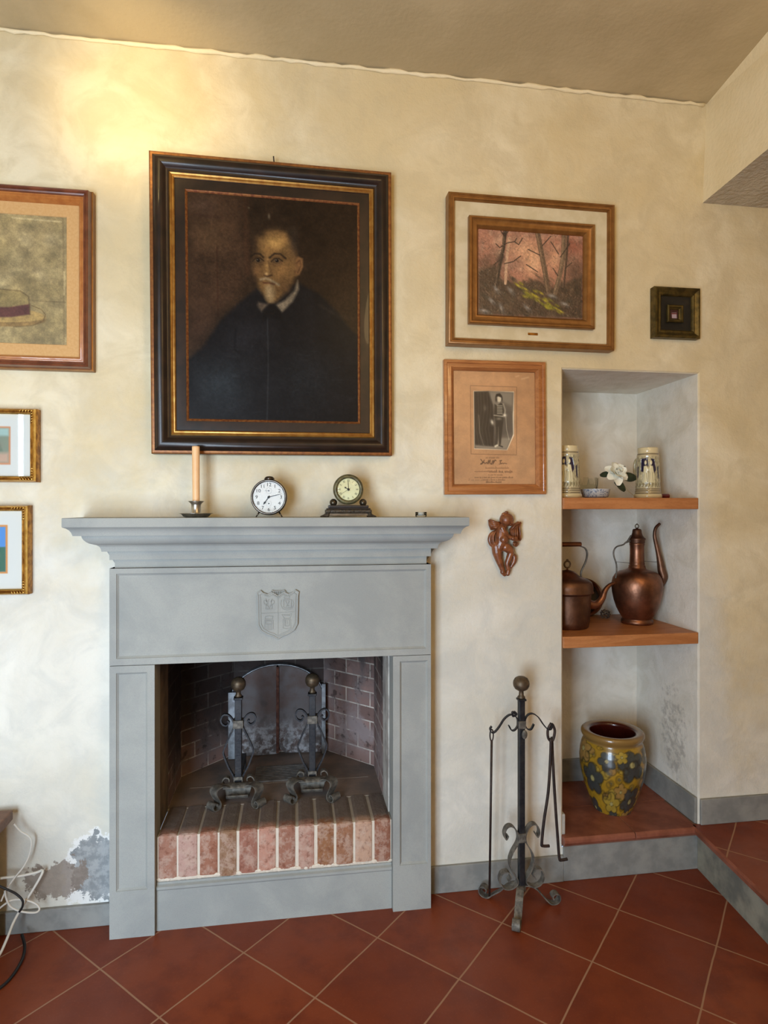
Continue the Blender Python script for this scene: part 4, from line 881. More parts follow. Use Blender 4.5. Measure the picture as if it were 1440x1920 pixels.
# --- straw hat picture
HW, HH = .74, .592
HT = hang('framed_hat_painting', 'painting of a straw boater hat with peach mount in a stepped red-brown frame', 'painting', -.661 - HW / 2, 2.1535, -.001)
moulding('frame', HW, HH, [(-.002, .012, 2), (-.002, .024, 2), (.002, .026, 0), (.004, .034, 0), (.006, .050, 0), (.010, .053, 0), (.014, .050, 0), (.0155, .046, 0), (.018, .048, 0), (.022, .046, 0), (.024, .040, 1), (.028, .041, 1), (.031, .036, 1), (.034, .037, 1), (.039, .030, 1), (.044, .020, 1)], [M['maroon'], M['orange'], M['goldwood']], HT)
moulding('mount', HW - .086, HH - .086, [(0, .016, 0), (.040, .016, 0), (.042, .013, 0)], [M['matpeach']], HT)
iw, ih = HW - .168, HH - .168
sx_ = iw / (HW - .168)
cv = Cv(420, 312, ((-1150, 300), (615, 348), (625, 1595), (-1150, 1560)), (150, 132, 92))
for q in range(150):
    cv.blob(-1150 + rng.random() * 1775, 300 + rng.random() * 1280, 60 + rng.random() * 120, 50 + rng.random() * 90, [(164, 148, 108), (132, 116, 76), (176, 160, 122), (120, 106, 72), (146, 128, 88)][rng.integers(5)], .45, rng.random() * 3)
cv.stroke([(-1150, 1150), (0, 1160), (610, 1175)], 8, (104, 88, 58), .7, 1.2)
cv.poly([(-1150, 1190), (620, 1190), (620, 1595), (-1150, 1560)], (136, 120, 80), .5, 6)
cv.blob(-120, 1330, 540, 95, (130, 104, 62), 1, .02, 12); cv.blob(-120, 1300, 535, 82, (166, 138, 84), 1, .02, 12)
cv.poly([(-500, 1320), (-500, 1120), (-420, 1070), (-100, 1056), (180, 1075), (260, 1130), (270, 1300), (100, 1330), (-200, 1335)], (140, 122, 78), 1, 2)
cv.poly([(-500, 1325), (-500, 1210), (-200, 1240), (80, 1235), (272, 1200), (272, 1300), (100, 1330), (-200, 1340)], (92, 52, 46), 1, 2)
cv.stroke([(-500, 1120), (-420, 1070), (-100, 1056), (180, 1075), (260, 1130), (272, 1300)], 9, (92, 74, 46), .8, 1.5); cv.stroke([(120, 1425), (300, 1410), (400, 1360), (420, 1300), (380, 1250), (290, 1215)], 8, (96, 76, 44), .8, 1.2)
cv.stroke([(580, 360), (600, 1580)], 14, (110, 92, 62), .5, 2); cv.stroke([(100, 370), (560, 392)], 10, (214, 196, 150), .6, 2); cv.stroke([(595, 880), (598, 1100)], 16, (196, 176, 128), .7, 2); cv.noise(30, .2, 41); cv.noise(12, .2, 3); cv.noise(2, .14, 4)
picture('canvas', cv, iw, ih, -.0135, paint_mat('matt_oil', .6, 0, .4, 260), HT, 1.0)

# --- two small gilt pictures
def gilt(name, label, x1, z0, z1, W, paintf, inner):
    H = z1 - z0; t = hang(name, label, 'framed picture', x1 - W / 2, (z0 + z1) / 2, -.001, group=None)
    moulding('frame', W, H, [(-.001, .0, 1), (-.001, .030, 1), (.001, .034, 0), (.003, .044, 0), (.006, .0465, 1), (.010, .045, 1), (.013, .041, 1), (.0145, .041, 0), (.017, .038, 0), (.018, .032, 0)], [M['brightgold'], M['darkgold']], t)
    for sx in (-1, 1):
        for sz in (-1, 1):
            b = MB()
            for k in range(5):
                for ax in (0, 1):
                    d = .006 + k * .0085
                    if ax: p0 = (sx * (W / 2 - .003), -.046, sz * (H / 2 - d)); p1 = (sx * (W / 2 - .014), -.043, sz * (H / 2 - d - .006))
                    else: p0 = (sx * (W / 2 - d), -.046, sz * (H / 2 - .003)); p1 = (sx * (W / 2 - d - .006), -.043, sz * (H / 2 - .014))
                    b.tube([p0, ((p0[0] + p1[0]) / 2, -.0485, (p0[2] + p1[2]) / 2), p1], .0013, 6)
            b.build('corner_ornament', M['brightgold'], t, True)
    cv = Cv(120, int(120 * (H - .034) / (W - .034)), bg=(202, 200, 192)); paintf(cv)
    picture('print', cv, W - .034, H - .034, -.026, paint_mat('mounted_print', .7), t, 1.15)
    MB().box(-W / 2 + .016, W / 2 - .016, -.0345, -.0330, -H / 2 + .016, H / 2 - .016).build('glass', M['pane'], t)
    return t
def pg1(cv):
    cv.poly([(.15, .20), (.76, .20), (.76, .81), (.15, .81)], (190, 120, 78), 1, .6); cv.poly([(.17, .23), (.74, .23), (.74, .78), (.17, .78)], (120, 130, 112), 1, .6)
    cv.poly([(.17, .23), (.74, .23), (.74, .35), (.17, .35)], (150, 176, 168), 1, 2)
    for x in (.24, .34, .44, .54, .61): cv.poly([(x - .06, .6), (x, .28), (x + .06, .6)], (98, 114, 96), .9, 1)
    cv.blob(.52, .50, .10, .05, (176, 110, 104), .9); cv.poly([(.17, .66), (.74, .62), (.74, .78), (.17, .78)], (186, 150, 128), .9, 3); 
def pg2(cv):
    cv.poly([(.20, .18), (.78, .18), (.78, .80), (.20, .80)], (196, 128, 66), 1, .6); cv.poly([(.23, .205), (.75, .205), (.75, .775), (.23, .775)], (70, 130, 190), 1, .6)
    cv.poly([(.23, .48), (.75, .46), (.75, .775), (.23, .775)], (44, 96, 78), 1, 1); cv.blob(.6, .57, .06, .06, (206, 140, 90), .9); cv.blob(.4, .34, .12, .05, (190, 214, 226), .8)
gilt('gilt_framed_print', 'upper gilt-framed print of a pale rose and green landscape under the hat painting', -.832, 1.4867, 1.7241, .30, pg1, 0)
gilt('gilt_framed_print', 'lower gilt-framed print with blue sky, next to the mantel end', -.857, 1.1196, 1.4087, .25, pg2, 0)

# ------------------------------------------------------------------ cherub carving
CK = .0001835
def cq(x, y, d=0.): return (.7560 + (x - 700) * CK, -.014 - d, 1.2670 - (y - 850) * CK)
b = MB()
def limb(pts, rs, d=.0):
    P = [cq(*p) if len(p) == 3 else cq(p[0], p[1], d) for p in pts]; Pc = curve(P, 5); R = []
    for i in range(len(rs) - 1):
        for k in range(5): R.append((rs[i] + (rs[i + 1] - rs[i]) * k / 5) * CK)
    R.append(rs[-1] * CK); b.tube(Pc, R, 14); b.sphere(Pc[0], R[0], seg=14, rings=10); b.sphere(Pc[-1], R[-1], seg=14, rings=10)
b.sphere(cq(798, 350, .010), 145 * CK, 1, .9, .95)
b.sphere(cq(860, 420, .018), 70 * CK, .9, .8, .9)                     # face turned down to the right
b.sphere(cq(905, 430, .030), 16 * CK); b.sphere(cq(835, 445, .033), 16 * CK)
for k in range(26):
    a = 2.3 + k * .62; r = 60 + (k % 5) * 20; b.sphere(cq(790 + r * math.cos(a), 315 + r * .75 * math.sin(a), .024 - .00008 * r), 30 * CK, seg=10, rings=8)
limb([(740, 480), (700, 560), (690, 680), (690, 800), (650, 900)], [70, 110, 125, 135, 110], .006)
b.sphere(cq(715, 745, .020), 95 * CK)
limb([(600, 890), (610, 1010), (650, 1160), (700, 1300), (735, 1390)], [105, 100, 75, 55, 45], .004)
limb([(770, 900), (850, 960), (875, 1030), (840, 1130), (805, 1230), (830, 1340)], [90, 85, 70, 62, 48, 40], .012)
limb([(720, 1400), (760, 1450)], [50, 42], .006); limb([(840, 1350), (820, 1440)], [45, 42], .010)
limb([(690, 520), (730, 600), (800, 680), (880, 720)], [60, 62, 50, 38], .018); b.sphere(cq(900, 728, .024), 45 * CK)
for k in range(4): limb([(905 + k * 14, 720 + k * 10), (950, 700 + k * 16), (985, 705 + k * 16)], [13, 12, 9], .028)
limb([(920, 1040), (975, 1100), (965, 1200), (900, 1310)], [35, 52, 52, 30], .002)
limb([(690, 480), (640, 560), (550, 600), (480, 660), (455, 760), (500, 860), (600, 890)], [22, 26, 34, 42, 42, 40, 34], .004)
limb([(560, 590), (520, 680), (520, 790), (580, 860)], [16, 20, 24, 26], .012)
o = b.build('cherub_carving', M['cherub'], None, True); tag(o, 'small carved wooden cherub playing a lyre, hung beside the mantel end', 'carving')
md = o.modifiers.new('remesh', 'REMESH'); md.mode = 'VOXEL'; md.voxel_size = .0011; md.use_smooth_shade = True
b = MB()
for y0, (dx, dz) in enumerate(((0, 0), (18, 30), (40, 62), (70, 96))):
    b.tube([cq(680, 440 + dz * .6, .004), cq(580 - 0, 415 + dz, .008), cq(450 + dx, 355 + dz * 1.4, .004)], [22 * CK, 34 * CK, 20 * CK], 10)
b.prism([(cq(x, y)[0], cq(x, y)[2]) for x, y in ((438, 360), (480, 345), (560, 395), (690, 390), (690, 480), (600, 550), (490, 565), (450, 470))], -.016, -.008)
b.build('wing', M['cherub'], o, True)
b = MB(); b.prism([(cq(x, y)[0], cq(x, y)[2]) for x, y in ((870, 540), (950, 450), (1040, 390), (1090, 405), (1065, 520), (1075, 620), (1085, 740), (1050, 770), (900, 735))], -.026, -.012)
for q in ([(880, 560), (960, 470), (1085, 405)], [(1085, 410), (1060, 520), (1075, 640), (1085, 760)], [(930, 540), (925, 740)], [(970, 520), (965, 750)], [(1010, 500), (1015, 760)], [(870, 730), (960, 775), (1080, 765)], [(930, 790), (950, 860), (985, 890), (1030, 850), (1010, 800)]):
    b.tube([cq(x, y, .014) for x, y in q], 17 * CK, 8)
b.sphere(cq(985, 845, .006), 52 * CK, 1, .7, 1); b.build('lyre', M['cherub'], o, True)

# ------------------------------------------------------------------ niche shelves and their contents
for nm, z, lab in (('wooden_shelf', 1.3965, 'upper stained pine shelf in the niche carrying the steins'), ('wooden_shelf', .8720, 'lower stained pine shelf in the niche carrying the copperware')):
    s = MB().box(NX0 + .001, NX1 - .001, -.002, ND - .002, z, z + .0435).build(nm, M['pine']); bev(s, .0025); tag(s, lab, 'shelf', 'pine shelves in the niche')
SZ1, SZ2 = 1.4405, .9160
# steins
def stein_mesh():
    prof = [(0, 0, 0), (.050, 0, 0), (.0535, .002, 0), (.0540, .010, 0), (.0520, .016, 0), (.0490, .020, 0), (.0495, .025, 0), (.0490, .030, 0), (.0475, .033, 0), (.0480, .037, 0), (.0470, .041, 0)]
    nb_ = 46
    for k in range(nb_ + 1): prof.append((.0468 - .0053 * k / nb_, .043 + .124 * k / nb_, 1))
    prof += [(.0425, .170, 0), (.0425, .175, 0), (.0405, .178, 0), (.0410, .182, 0), (.0385, .184, 0), (.0390, .188, 0), (.0395, .203, 0), (.0385, .205, 0), (.0360, .204, 0), (.0355, .19, 0), (.036, .02, 0), (0, .02, 0)]
    seg = 200; cvs = Cv(seg, nb_ + 1, ((0, 0), (200, 0), (200, 47), (0, 47)), (176, 166, 132))
    cvs.noise(5, .25, 4); cvs.noise(2, .25, 14)
    for base in (30, 96, 163):
        cvs.poly([(base - 24, 3), (base - 4, 2), (base - 2, 14), (base - 14, 24), (base - 24, 22)], (26, 24, 56), 1, .6); cvs.poly([(base + 6, 3), (base + 16, 4), (base + 22, 20), (base + 14, 26), (base + 6, 14)], (28, 26, 58), 1, .6)
        cvs.poly([(base + 26, 16), (base + 33, 14), (base + 33, 34), (base + 27, 30)], (34, 34, 60), 1, .6)
        for cx, lean in ((-10, 1), (6, -1)):
            x = base + cx; cvs.blob(x, 9, 3.4, 3.4, (226, 216, 176), 1, 0, 3); cvs.poly([(x - 5, 14), (x + 5, 14), (x + 8, 24), (x + 10, 40), (x - 9, 40), (x - 6, 24)], (214, 204, 164), 1, .7)
            cvs.stroke([(x, 15), (x + lean * 8, 20)], 2.6, (228, 218, 180), 1, .6); cvs.stroke([(x - 3, 24), (x - 5, 38)], 1, (120, 108, 76), .8, .6); cvs.stroke([(x + 3, 24), (x + 5, 38)], 1, (120, 108, 76), .8, .6); cvs.stroke([(x - 6, 14), (x - 7, 30), (x - 10, 41)], .9, (70, 62, 50), .8, .5)
        for k in range(7): cvs.blob(base - 26 + k * 9, 42, 3.6, 2.4, (150, 140, 104), .9, .4, 2); cvs.stroke([(base - 28 + k * 9, 46), (base - 24 + k * 9, 41)], 1, (76, 66, 48), .8, .5)
    a = cvs.a; lum = a.mean(-1); v = []; col = []; pi = 0
    cream = np.array(lin((216 / 255, 200 / 255, 158 / 255))); dk = np.array(lin((92 / 255, 78 / 255, 60 / 255))); L = cvs.cols(1.0)
    for r, z, pnt in prof:
        for k in range(seg):
            an = 2 * PI * k / seg; rr = r
            if pnt:
                row = nb_ - pi; rr = r + (lum[row, k] - .55) * .0055; c_ = L[row, k]
            else: c_ = cream if not (.018 < z < .042 or .168 < z < .184) else cream * .75 + dk * .25
            if not pnt and (abs(z - .030) < .001 or abs(z - .178) < .001 or abs(z - .020) < .001 or abs(z - .037) < .0006): c_ = dk
            v.append((rr * math.cos(an), rr * math.sin(an), z)); col.append(c_)
        if pnt: pi += 1
    f = []; n = len(prof)
    for i in range(n - 1):
        for k in range(seg):
            p, q = i * seg + k, i * seg + (k + 1) % seg; f.append((p, q, q + seg, p + seg))
    return v, f, np.array(col)
sv, sf, scol = stein_mesh(); M['stein'] = paint_mat('salt_glazed_stoneware', .22, .5, 0)
def stein(loc, rz, label, brot=0):
    t = thing('beer_stein', label, 'beer stein', loc, (0, 0, rz), 'relief beer steins on the upper shelf')
    o = mesh_obj('body', sv, sf, M['stein'], t, True); set_cols(o.data, scol); o.rotation_euler = (0, 0, math.radians(brot))
    MB().tube(curve([(.043, 0, .160), (.060, 0, .166), (.078, 0, .150), (.080, 0, .115), (.070, 0, .080), (.050, 0, .058), (.046, 0, .055)], 6), .0062, 12).build('handle', simple('stoneware_handle', rgb(206, 192, 152), rgb(180, 164, 122), .3, nscale=60, coat=.4), t, True)
    return t
stein((1.4300, .13, SZ1), math.radians(98), 'right stoneware beer stein with blue and cream relief figures', -26)
stein((1.0720, .105, SZ1), math.radians(70), 'left stoneware beer stein with dark blue relief, half hidden by the niche edge')
# blue and white bowl
def lathe_paint(name, prof, seg, colf, m, parent=None, loc=None, rz=0):
    v = []; c = []; f = []
    for i, (r, z) in enumerate(prof):
        for k in range(seg): v.append((r * math.cos(2 * PI * k / seg), r * math.sin(2 * PI * k / seg), z)); c.append(colf(i, k))
    for i in range(len(prof) - 1):
        for k in range(seg):
            p, q = i * seg + k, i * seg + (k + 1) % seg; f.append((p, q, q + seg, p + seg))
    o = mesh_obj(name, v, f, m, parent, True, loc); set_cols(o.data, np.array(c)); return o
br2 = [(0, .001), (.038, 0), (.040, .003)] + [(.046 + .0105 * (k / 14) ** .4, .004 + .030 * k / 14) for k in range(15)] + [(.0575, .0360), (.0570, .0372), (.0550, .0362), (.050, .020), (.040, .006), (0, .005)]
cvb = Cv(180, 20, ((0, 0), (180, 0), (180, 20), (0, 20)), (196, 200, 204))
for k in range(260): cvb.blob(rng.random() * 180, rng.random() * 20, .8 + rng.random(), .6 + rng.random() * .6, (84, 100, 136), .7, rng.random() * 3, 3)
Lb = cvb.cols()
bo = lathe_paint('small_bowl', br2, 180, lambda i, k: Lb[max(0, min(19, 19 - (i - 2))), k] if 3 <= i <= 17 else (.55, .58, .62), paint_mat('blue_white_china', .25, .4), None, (1.212, .150, SZ1)); tag(bo, 'small blue and white patterned china bowl between the two steins', 'bowl')
# glass with zigzag rim
GD = MB(); seg = 64; v = []; rr = [.050, .056, .060]
for i in range(3):
    for k in range(seg):
        a = 2 * PI * k / seg; zz = [0.003, .030, .060 + .011 * (1 if (k // 4) % 2 else -1) * (1 - abs((k % 4) - 2) / 2 * 0.0)][i]; v.append((rr[i] * math.cos(a), rr[i] * math.sin(a), zz))
for i in range(3):
    for k in range(seg): v.append(((rr[i] - .003) * math.cos(2 * PI * k / seg), (rr[i] - .003) * math.sin(2 * PI * k / seg), v[i * seg + k][2]))
f = []
for i in range(2):
    for k in range(seg):
        a, b2 = i * seg + k, i * seg + (k + 1) % seg; f.append((a, b2, b2 + seg, a + seg)); f.append((a + 3 * seg, a + 4 * seg, b2 + 4 * seg, b2 + 3 * seg))
for k in range(seg): a, b2 = 2 * seg + k, 2 * seg + (k + 1) % seg; f.append((a, b2, b2 + 3 * seg, a + 3 * seg))
f.append(tuple(range(seg))[::-1]); GD.add(v, f); 
M['cloudy'] = pane_mat('cloudy_glass', (.93, .95, .94), 1.12)
g_ = GD.build('glass_dish', M['cloudy'], None, False, (1.225, .290, SZ1)); g_.scale = (1.1, 1.1, 1.25); tag(g_, 'clear glass dish with zigzag rim behind the patterned bowl', 'glass dish')
# white blossom
GF = thing('gardenia_sprig', 'white gardenia blossom with dark glossy leaves lying between bowl and right stein', 'flower', (1.297, .10, SZ1)); GF.scale = (1.0, 1.0, 1.0)
def petal(L, W, cup, m, name, loc, rot, tipcurl=0.0, th=.0006):
    nu, nv = 8, 7; v = []; f = []
    for i in range(nu + 1):
        s_ = i / nu; w_ = W * max(math.sin(PI * (s_ ** .85 * .84 + .10)), .05) ** .65
        for j in range(nv + 1):
            t_ = j / nv * 2 - 1; v.append((t_ * w_, s_ * L, cup * (t_ * t_) * w_ * 6 + L * .35 * s_ * s_ * (cup * 8) - tipcurl * s_ ** 3))
    for i in range(nu):
        for j in range(nv): a = i * (nv + 1) + j; f.append((a, a + 1, a + nv + 2, a + nv + 1))
    o = mesh_obj(name, v, f, m, GF, True, loc); o.rotation_euler = rot
    md = o.modifiers.new('solid', 'SOLIDIFY'); md.thickness = th; md2 = o.modifiers.new('sub', 'SUBSURF'); md2.levels = md2.render_levels = 1; return o
fc = Vector((-.020, 0, .100))
for ring, (n, L, W, el, cup, off) in enumerate(((6, .050, .021, .0, .05, 0), (6, .042, .019, .45, .07, .5), (5, .032, .014, .9, .09, .2), (4, .024, .011, 1.25, .1, .1))):
    for k in range(n):
        a = 2 * PI * k / n + off + random.uniform(-.12, .12)
        R = Matrix.Rotation(math.radians(62), 4, 'X') @ Matrix.Rotation(a, 4, 'Z') @ Matrix.Rotation(el + random.uniform(-.12, .12), 4, 'X')
        petal(L * random.uniform(.9, 1.1), W, cup, M['petal'], 'petal', fc, R.to_euler(), .012 if ring == 0 else 0)
for dx, dz, ang, L, W in ((-.028, -.002, math.radians(100), .040, .012), (.030, -.014, math.radians(-92), .062, .020), (.002, -.030, math.radians(-140), .055, .016), (.012, .008, math.radians(-60), .040, .010), (-.006, -.034, math.radians(-118), .050, .013)):
    R = Matrix.Rotation(math.radians(78), 4, 'X') @ Matrix.Rotation(ang, 4, 'Z') @ Matrix.Rotation(-.2, 4, 'X')
    petal(L, W, .03, M['leaf'], 'leaf', fc + Vector((dx, .006, dz)), R.to_euler())
MB().tube(curve([fc + Vector((0, .01, -.01)), fc + Vector((.03, .012, -.04)), fc + Vector((.058, .012, -.072)), (.075, .02, .004)], 5), .0014, 8).build('stem', M['stem'], GF, True)
rl = MB(); rl.lathe([(0, 0), (.0085, 0), (.009, .002), (.009, .058), (.0085, .060), (0, .060)], 20, (0, 0, 0), 'x', cap=False)
ro = rl.build('red_lighter', M['redglass'], None, True, (1.452, .115, SZ1 + .0092)); tag(ro, 'small dark red cylinder lying behind the right beer stein', 'lighter'); 

# kettle
KT = thing('copper_kettle', 'copper kettle with swan spout and bail handle, cut off by the niche edge', 'kettle', (1.1080, .185, SZ2))
k_ = .000462
def kp(r, y): return (r / 1.06 * k_, (1058 - y) * k_)
MB().lathe([(0, 0), kp(180, 1058), kp(190, 1050), kp(200, 1000), kp(208, 900), kp(213, 770), kp(214, 762), kp(236, 752), kp(238, 745), kp(232, 738), kp(232, 700), kp(222, 662), kp(195, 640), kp(165, 628)], 64, cap=False).build('body', M['copper_dark'], KT, True)
MB().lathe([kp(168, 630), kp(150, 622), kp(110, 610), kp(85, 585), kp(60, 566), kp(20, 556), kp(8, 552), kp(8, 540), (0, (1058 - 538) * k_)], 48, cap=False).build('lid', M['copper'], KT, True)
kn = MB(); kn.tube([(.016 * math.cos(a) * .8, 0, (1058 - 508) * k_ + .014 * math.sin(a)) for a in np.linspace(0, 2 * PI, 25)], .0035, 10); kn.sphere((0, 0, (1058 - 470) * k_), .005); kn.build('knob', M['brass'], KT, True)
def kx(x, y, yy=0): return ((x - 160) * k_ * .97, yy, (1058 - y) * k_)
MB().tube(curve([kx(330, 845), kx(400, 872), kx(455, 862), kx(500, 815), kx(530, 745), kx(572, 700), kx(625, 676)], 6), [r * k_ for r in np.linspace(44, 12, 37)], 16).build('spout', M['copper'], KT, True)
hp = [kx(-40, 620), kx(-45, 560), kx(-85, 480), kx(-95, 400), kx(-70, 350), kx(-20, 335)]
MB().ribbon(curve([(2 * 0 - (p[0]), 0, p[2]) for p in hp], 6), (0, 1, 0), .010, .004).build('handle_arm', M['copper_dark'], KT, True)
MB().ribbon(curve([kx(295, 625), kx(292, 585), kx(305, 550), kx(340, 480), kx(352, 410), kx(330, 365), kx(285, 348)], 6), (0, 1, 0), .010, .004).build('handle_arm', M['iron_dusty'], KT, True)
bpy.data.objects.remove([c for c in KT.children if c.name.startswith('handle_arm')][0])
MB().ribbon(curve([kx(25, 625), kx(28, 585), kx(15, 550), kx(-20, 480), kx(-32, 410), kx(-10, 365), kx(35, 348)], 6), (0, 1, 0), .010, .004).build('handle_arm', M['iron_dusty'], KT, True)
MB().lathe([(0, kx(22, 0)[0]), (.0085, kx(22, 0)[0]), (.0095, kx(30, 0)[0]), (.0095, kx(285, 0)[0]), (.0085, kx(292, 0)[0]), (0, kx(292, 0)[0])], 20, (0, 0, (1058 - 330) * k_), 'x', cap=False).build('grip', M['copper'], KT, True)
# ewer
ET = thing('copper_ewer', 'tall hammered copper ewer with long spout on the lower shelf', 'ewer', (1.4330, .215, SZ2))
e_ = .000466
def ep(r, y): return (r / 1.075 * e_, (1008 - y) * e_)
body = [(0, 0), ep(142, 1008), ep(148, 1000), ep(146, 975), ep(134, 966), ep(136, 960), ep(160, 925), ep(190, 870), ep(214, 800), ep(229, 730), ep(234, 680), ep(232, 640), ep(222, 600), ep(200, 565), ep(165, 542), ep(120, 528), ep(85, 515), ep(76, 500), ep(78, 490), ep(70, 482), ep(72, 470), ep(69, 462), ep(66, 380), ep(66, 310), ep(70, 300), ep(71, 292), ep(68, 284)]
def dense(p, n=3):
    out = []
    for a, b in zip(p, p[1:]):
        for k in range(n): out.append((a[0] + (b[0] - a[0]) * k / n, a[1] + (b[1] - a[1]) * k / n))
    return out + [p[-1]]
MB().lathe(body, 72, cap=False).build('body', M['copper'], ET, True)
MB().lathe([ep(70, 284), ep(74, 276), ep(72, 262), ep(78, 252), ep(78, 242), ep(66, 232), ep(52, 215), ep(44, 190), ep(42, 170), ep(36, 158), ep(14, 154), ep(8, 148), (0, (1008 - 147) * e_)], 48, cap=False).build('lid', M['copper_dark'], ET, True)
b = MB(); b.tube([(.008 * math.sin(a), 0, (1008 - 132) * e_ + .008 * math.cos(a)) for a in np.linspace(0, 2 * PI, 20)], .002, 8); b.sphere((0, 0, (1008 - 112) * e_), .0028); b.build('finial', M['brass'], ET, True)
def ex(x, y, yy=0): return ((x - 812) * e_ * .94, yy, (1008 - y) * e_)
MB().tube(curve([ex(1030, 700, -.01), ex(1058, 600, -.02), ex(1038, 520, -.02), ex(1018, 420, -.02), ex(992, 320, -.02), ex(968, 220, -.02), ex(978, 150, -.02), ex(1022, 108, -.02)], 6), [r * e_ for r in np.interp(np.linspace(0, 1, 43), [0, .15, .3, .5, .75, 1], [20, 38, 34, 22, 16, 12])], 16).build('spout', M['copper_dark'], ET, True)
MB().tube(curve([ex(592, 600), ex(602, 540), ex(598, 470), ex(574, 400), ex(574, 350), ex(605, 315), ex(670, 298), ex(700, 275), ex(748, 262)], 6), .0032, 10).build('handle', M['iron_dusty'], ET, True)
MB().tube([ex(598, 452), ex(740, 464)], .001, 6).build('wire_stay', M['iron_dusty'], ET, True); MB().tube([ex(880, 450), ex(1000, 455, -.02)], .001, 6).build('wire_stay', M['iron_dusty'], ET, True)
MB().tube([ex(748, 262), ex(700, 285), ex(740, 230), ex(752, 215)], .0035, 8).build('hinge', M['iron_dusty'], ET, True)
# pan leaning behind
PN = thing('copper_pan', 'round copper pan leaning against the niche back between kettle and ewer', 'pan', (1.285, .375, SZ2 + .004), (-.22, 0, 0))
b = MB(); b.lathe([(0, .020), (.060, .018), (.072, .004), (.080, -.012), (.084, -.014), (.084, -.010), (.076, .010), (.062, .026), (0, .028)], 56, (0, 0, .084), 'y', cap=False); b.build('bowl', [M['copper']], PN, True)
b = MB(); b.lathe([(0, .0175), (.058, .0165), (.0715, .0025)], 56, (0, 0, .084), 'y', cap=False); b.build('blackened_inside', simple('blackened_metal', rgb(30, 22, 20), rgb(46, 34, 30), .5, .4), PN, True)
fcn = MB()
for k in range(34):
    a = k * 2.4; r = .018 * math.sqrt(1 - ((k - 17) / 17) ** 2 * .8); fcn.sphere((r * math.cos(a), r * math.sin(a), .004 + k * .0010), .0055, 1, 1, .6, 8, 6)
o = fcn.build('pine_cone', simple('dry_cone', rgb(90, 74, 60), rgb(60, 48, 40), .8), None, True, (1.352, .33, SZ2 + .0005)); tag(o, 'small dry brown cone lying behind the kettle spout', 'pine cone')

# ------------------------------------------------------------------ yellow glazed pot
pk = .000461
def pp_(r, y): return (r / 1.085 * pk, (948 - y) * pk * .925)
pr_ = [pp_(178, 948), pp_(182, 940)] + [pp_(*q) for q in ((205, 880), (235, 800), (265, 710), (288, 620), (303, 530), (306, 450), (298, 380), (284, 320), (272, 290))]
prd = [(0, .001)] + dense(pr_, 8); nout = len(prd)
prd += [pp_(*q) for q in ((268, 278), (272, 266), (284, 250), (292, 230), (290, 208), (278, 196), (262, 192), (238, 196), (215, 204), (205, 216), (205, 240), (230, 300), (260, 400), (255, 560), (190, 760), (0, 800))]
PS = 220; Rp = .1315
cvp = Cv(PS, nout, ((-PI * 308, 290), (PI * 308, 290), (PI * 308, 948), (-PI * 308, 948)), (176, 138, 40))
KK = cvp.k
cvp.noise(30, .18, 2)
def flower(x, y, r, col, cen=(190, 180, 120), n=5, a0=0., al=.92):
    for k in range(n):
        a = a0 + 2 * PI * k / n; cvp.blob(x + r * .62 * math.cos(a), y + r * .62 * math.sin(a), r * .52, r * .46, (40, 38, 30), .8, a, 4)
    for k in range(n):
        a = a0 + 2 * PI * k / n; cvp.blob(x + r * .62 * math.cos(a), y + r * .62 * math.sin(a), r * .45, r * .38, col, al, a, 4)
    cvp.blob(x, y, r * .2, r * .2, cen, 1, 0, 3)
BL, YL, OR_ = (72, 78, 78), (196, 166, 66), (184, 144, 76)
for k in range(70):
    x, y = rng.uniform(-960, 960), rng.uniform(320, 930); cvp.blob(x, y, 46, 40, (60, 52, 30), .7, 0, 5); cvp.blob(x, y, 40, 34, YL if rng.random() < .6 else OR_, .9, 0, 5)
for x, y, r, c_ in ((10, 460, 130, BL), (-90, 390, 60, YL), (270, 600, 110, BL), (-230, 440, 80, BL), (30, 740, 110, BL), (-95, 660, 62, OR_), (-170, 900, 70, BL), (30, 900, 76, OR_), (130, 900, 60, BL), (240, 420, 90, (110, 100, 60)), (-190, 760, 90, YL), (200, 760, 60, YL), (-380, 600, 110, BL), (420, 760, 110, BL), (450, 420, 120, BL), (-450, 850, 100, BL), (-520, 400, 120, OR_), (700, 600, 140, BL), (-750, 600, 140, BL), (900, 400, 120, BL), (-900, 800, 120, YL)):
    flower(x, y, r, c_, a0=rng.random() * 2)
for k in range(110):
    x, y, r = rng.uniform(-960, 960), rng.uniform(310, 940), rng.uniform(16, 34); P_ = [(x + r * math.cos(a), y + r * math.sin(a)) for a in np.linspace(0, 2 * PI, 12)]
    cvp.stroke(P_, 7, (58, 50, 30), .75, .8)
    if k % 3 == 0: cvp.blob(x, y, r * .6, r * .5, (88, 88, 76), .7, 0, 3)
cvp.noise(3, .12, 8)
Lp = cvp.cols(.72)
def potc(i, k):
    if 1 <= i < nout: return Lp[nout - 1 - i, k]
    if i < nout + 8: return lin((134 / 255, 104 / 255, 56 / 255))
    return lin((70 / 255, 24 / 255, 16 / 255))
CP = lathe_paint('ceramic_pot', prd, PS, potc, paint_mat('glazed_earthenware', .25, .5, .15, 60), None, (1.300, .176, .168)); CP.rotation_euler = (0, 0, math.radians(-90 - 35 + 180 - 20 + 60))
tag(CP, 'yellow glazed earthenware pot painted with grey-blue flowers, on the niche floor', 'pot')

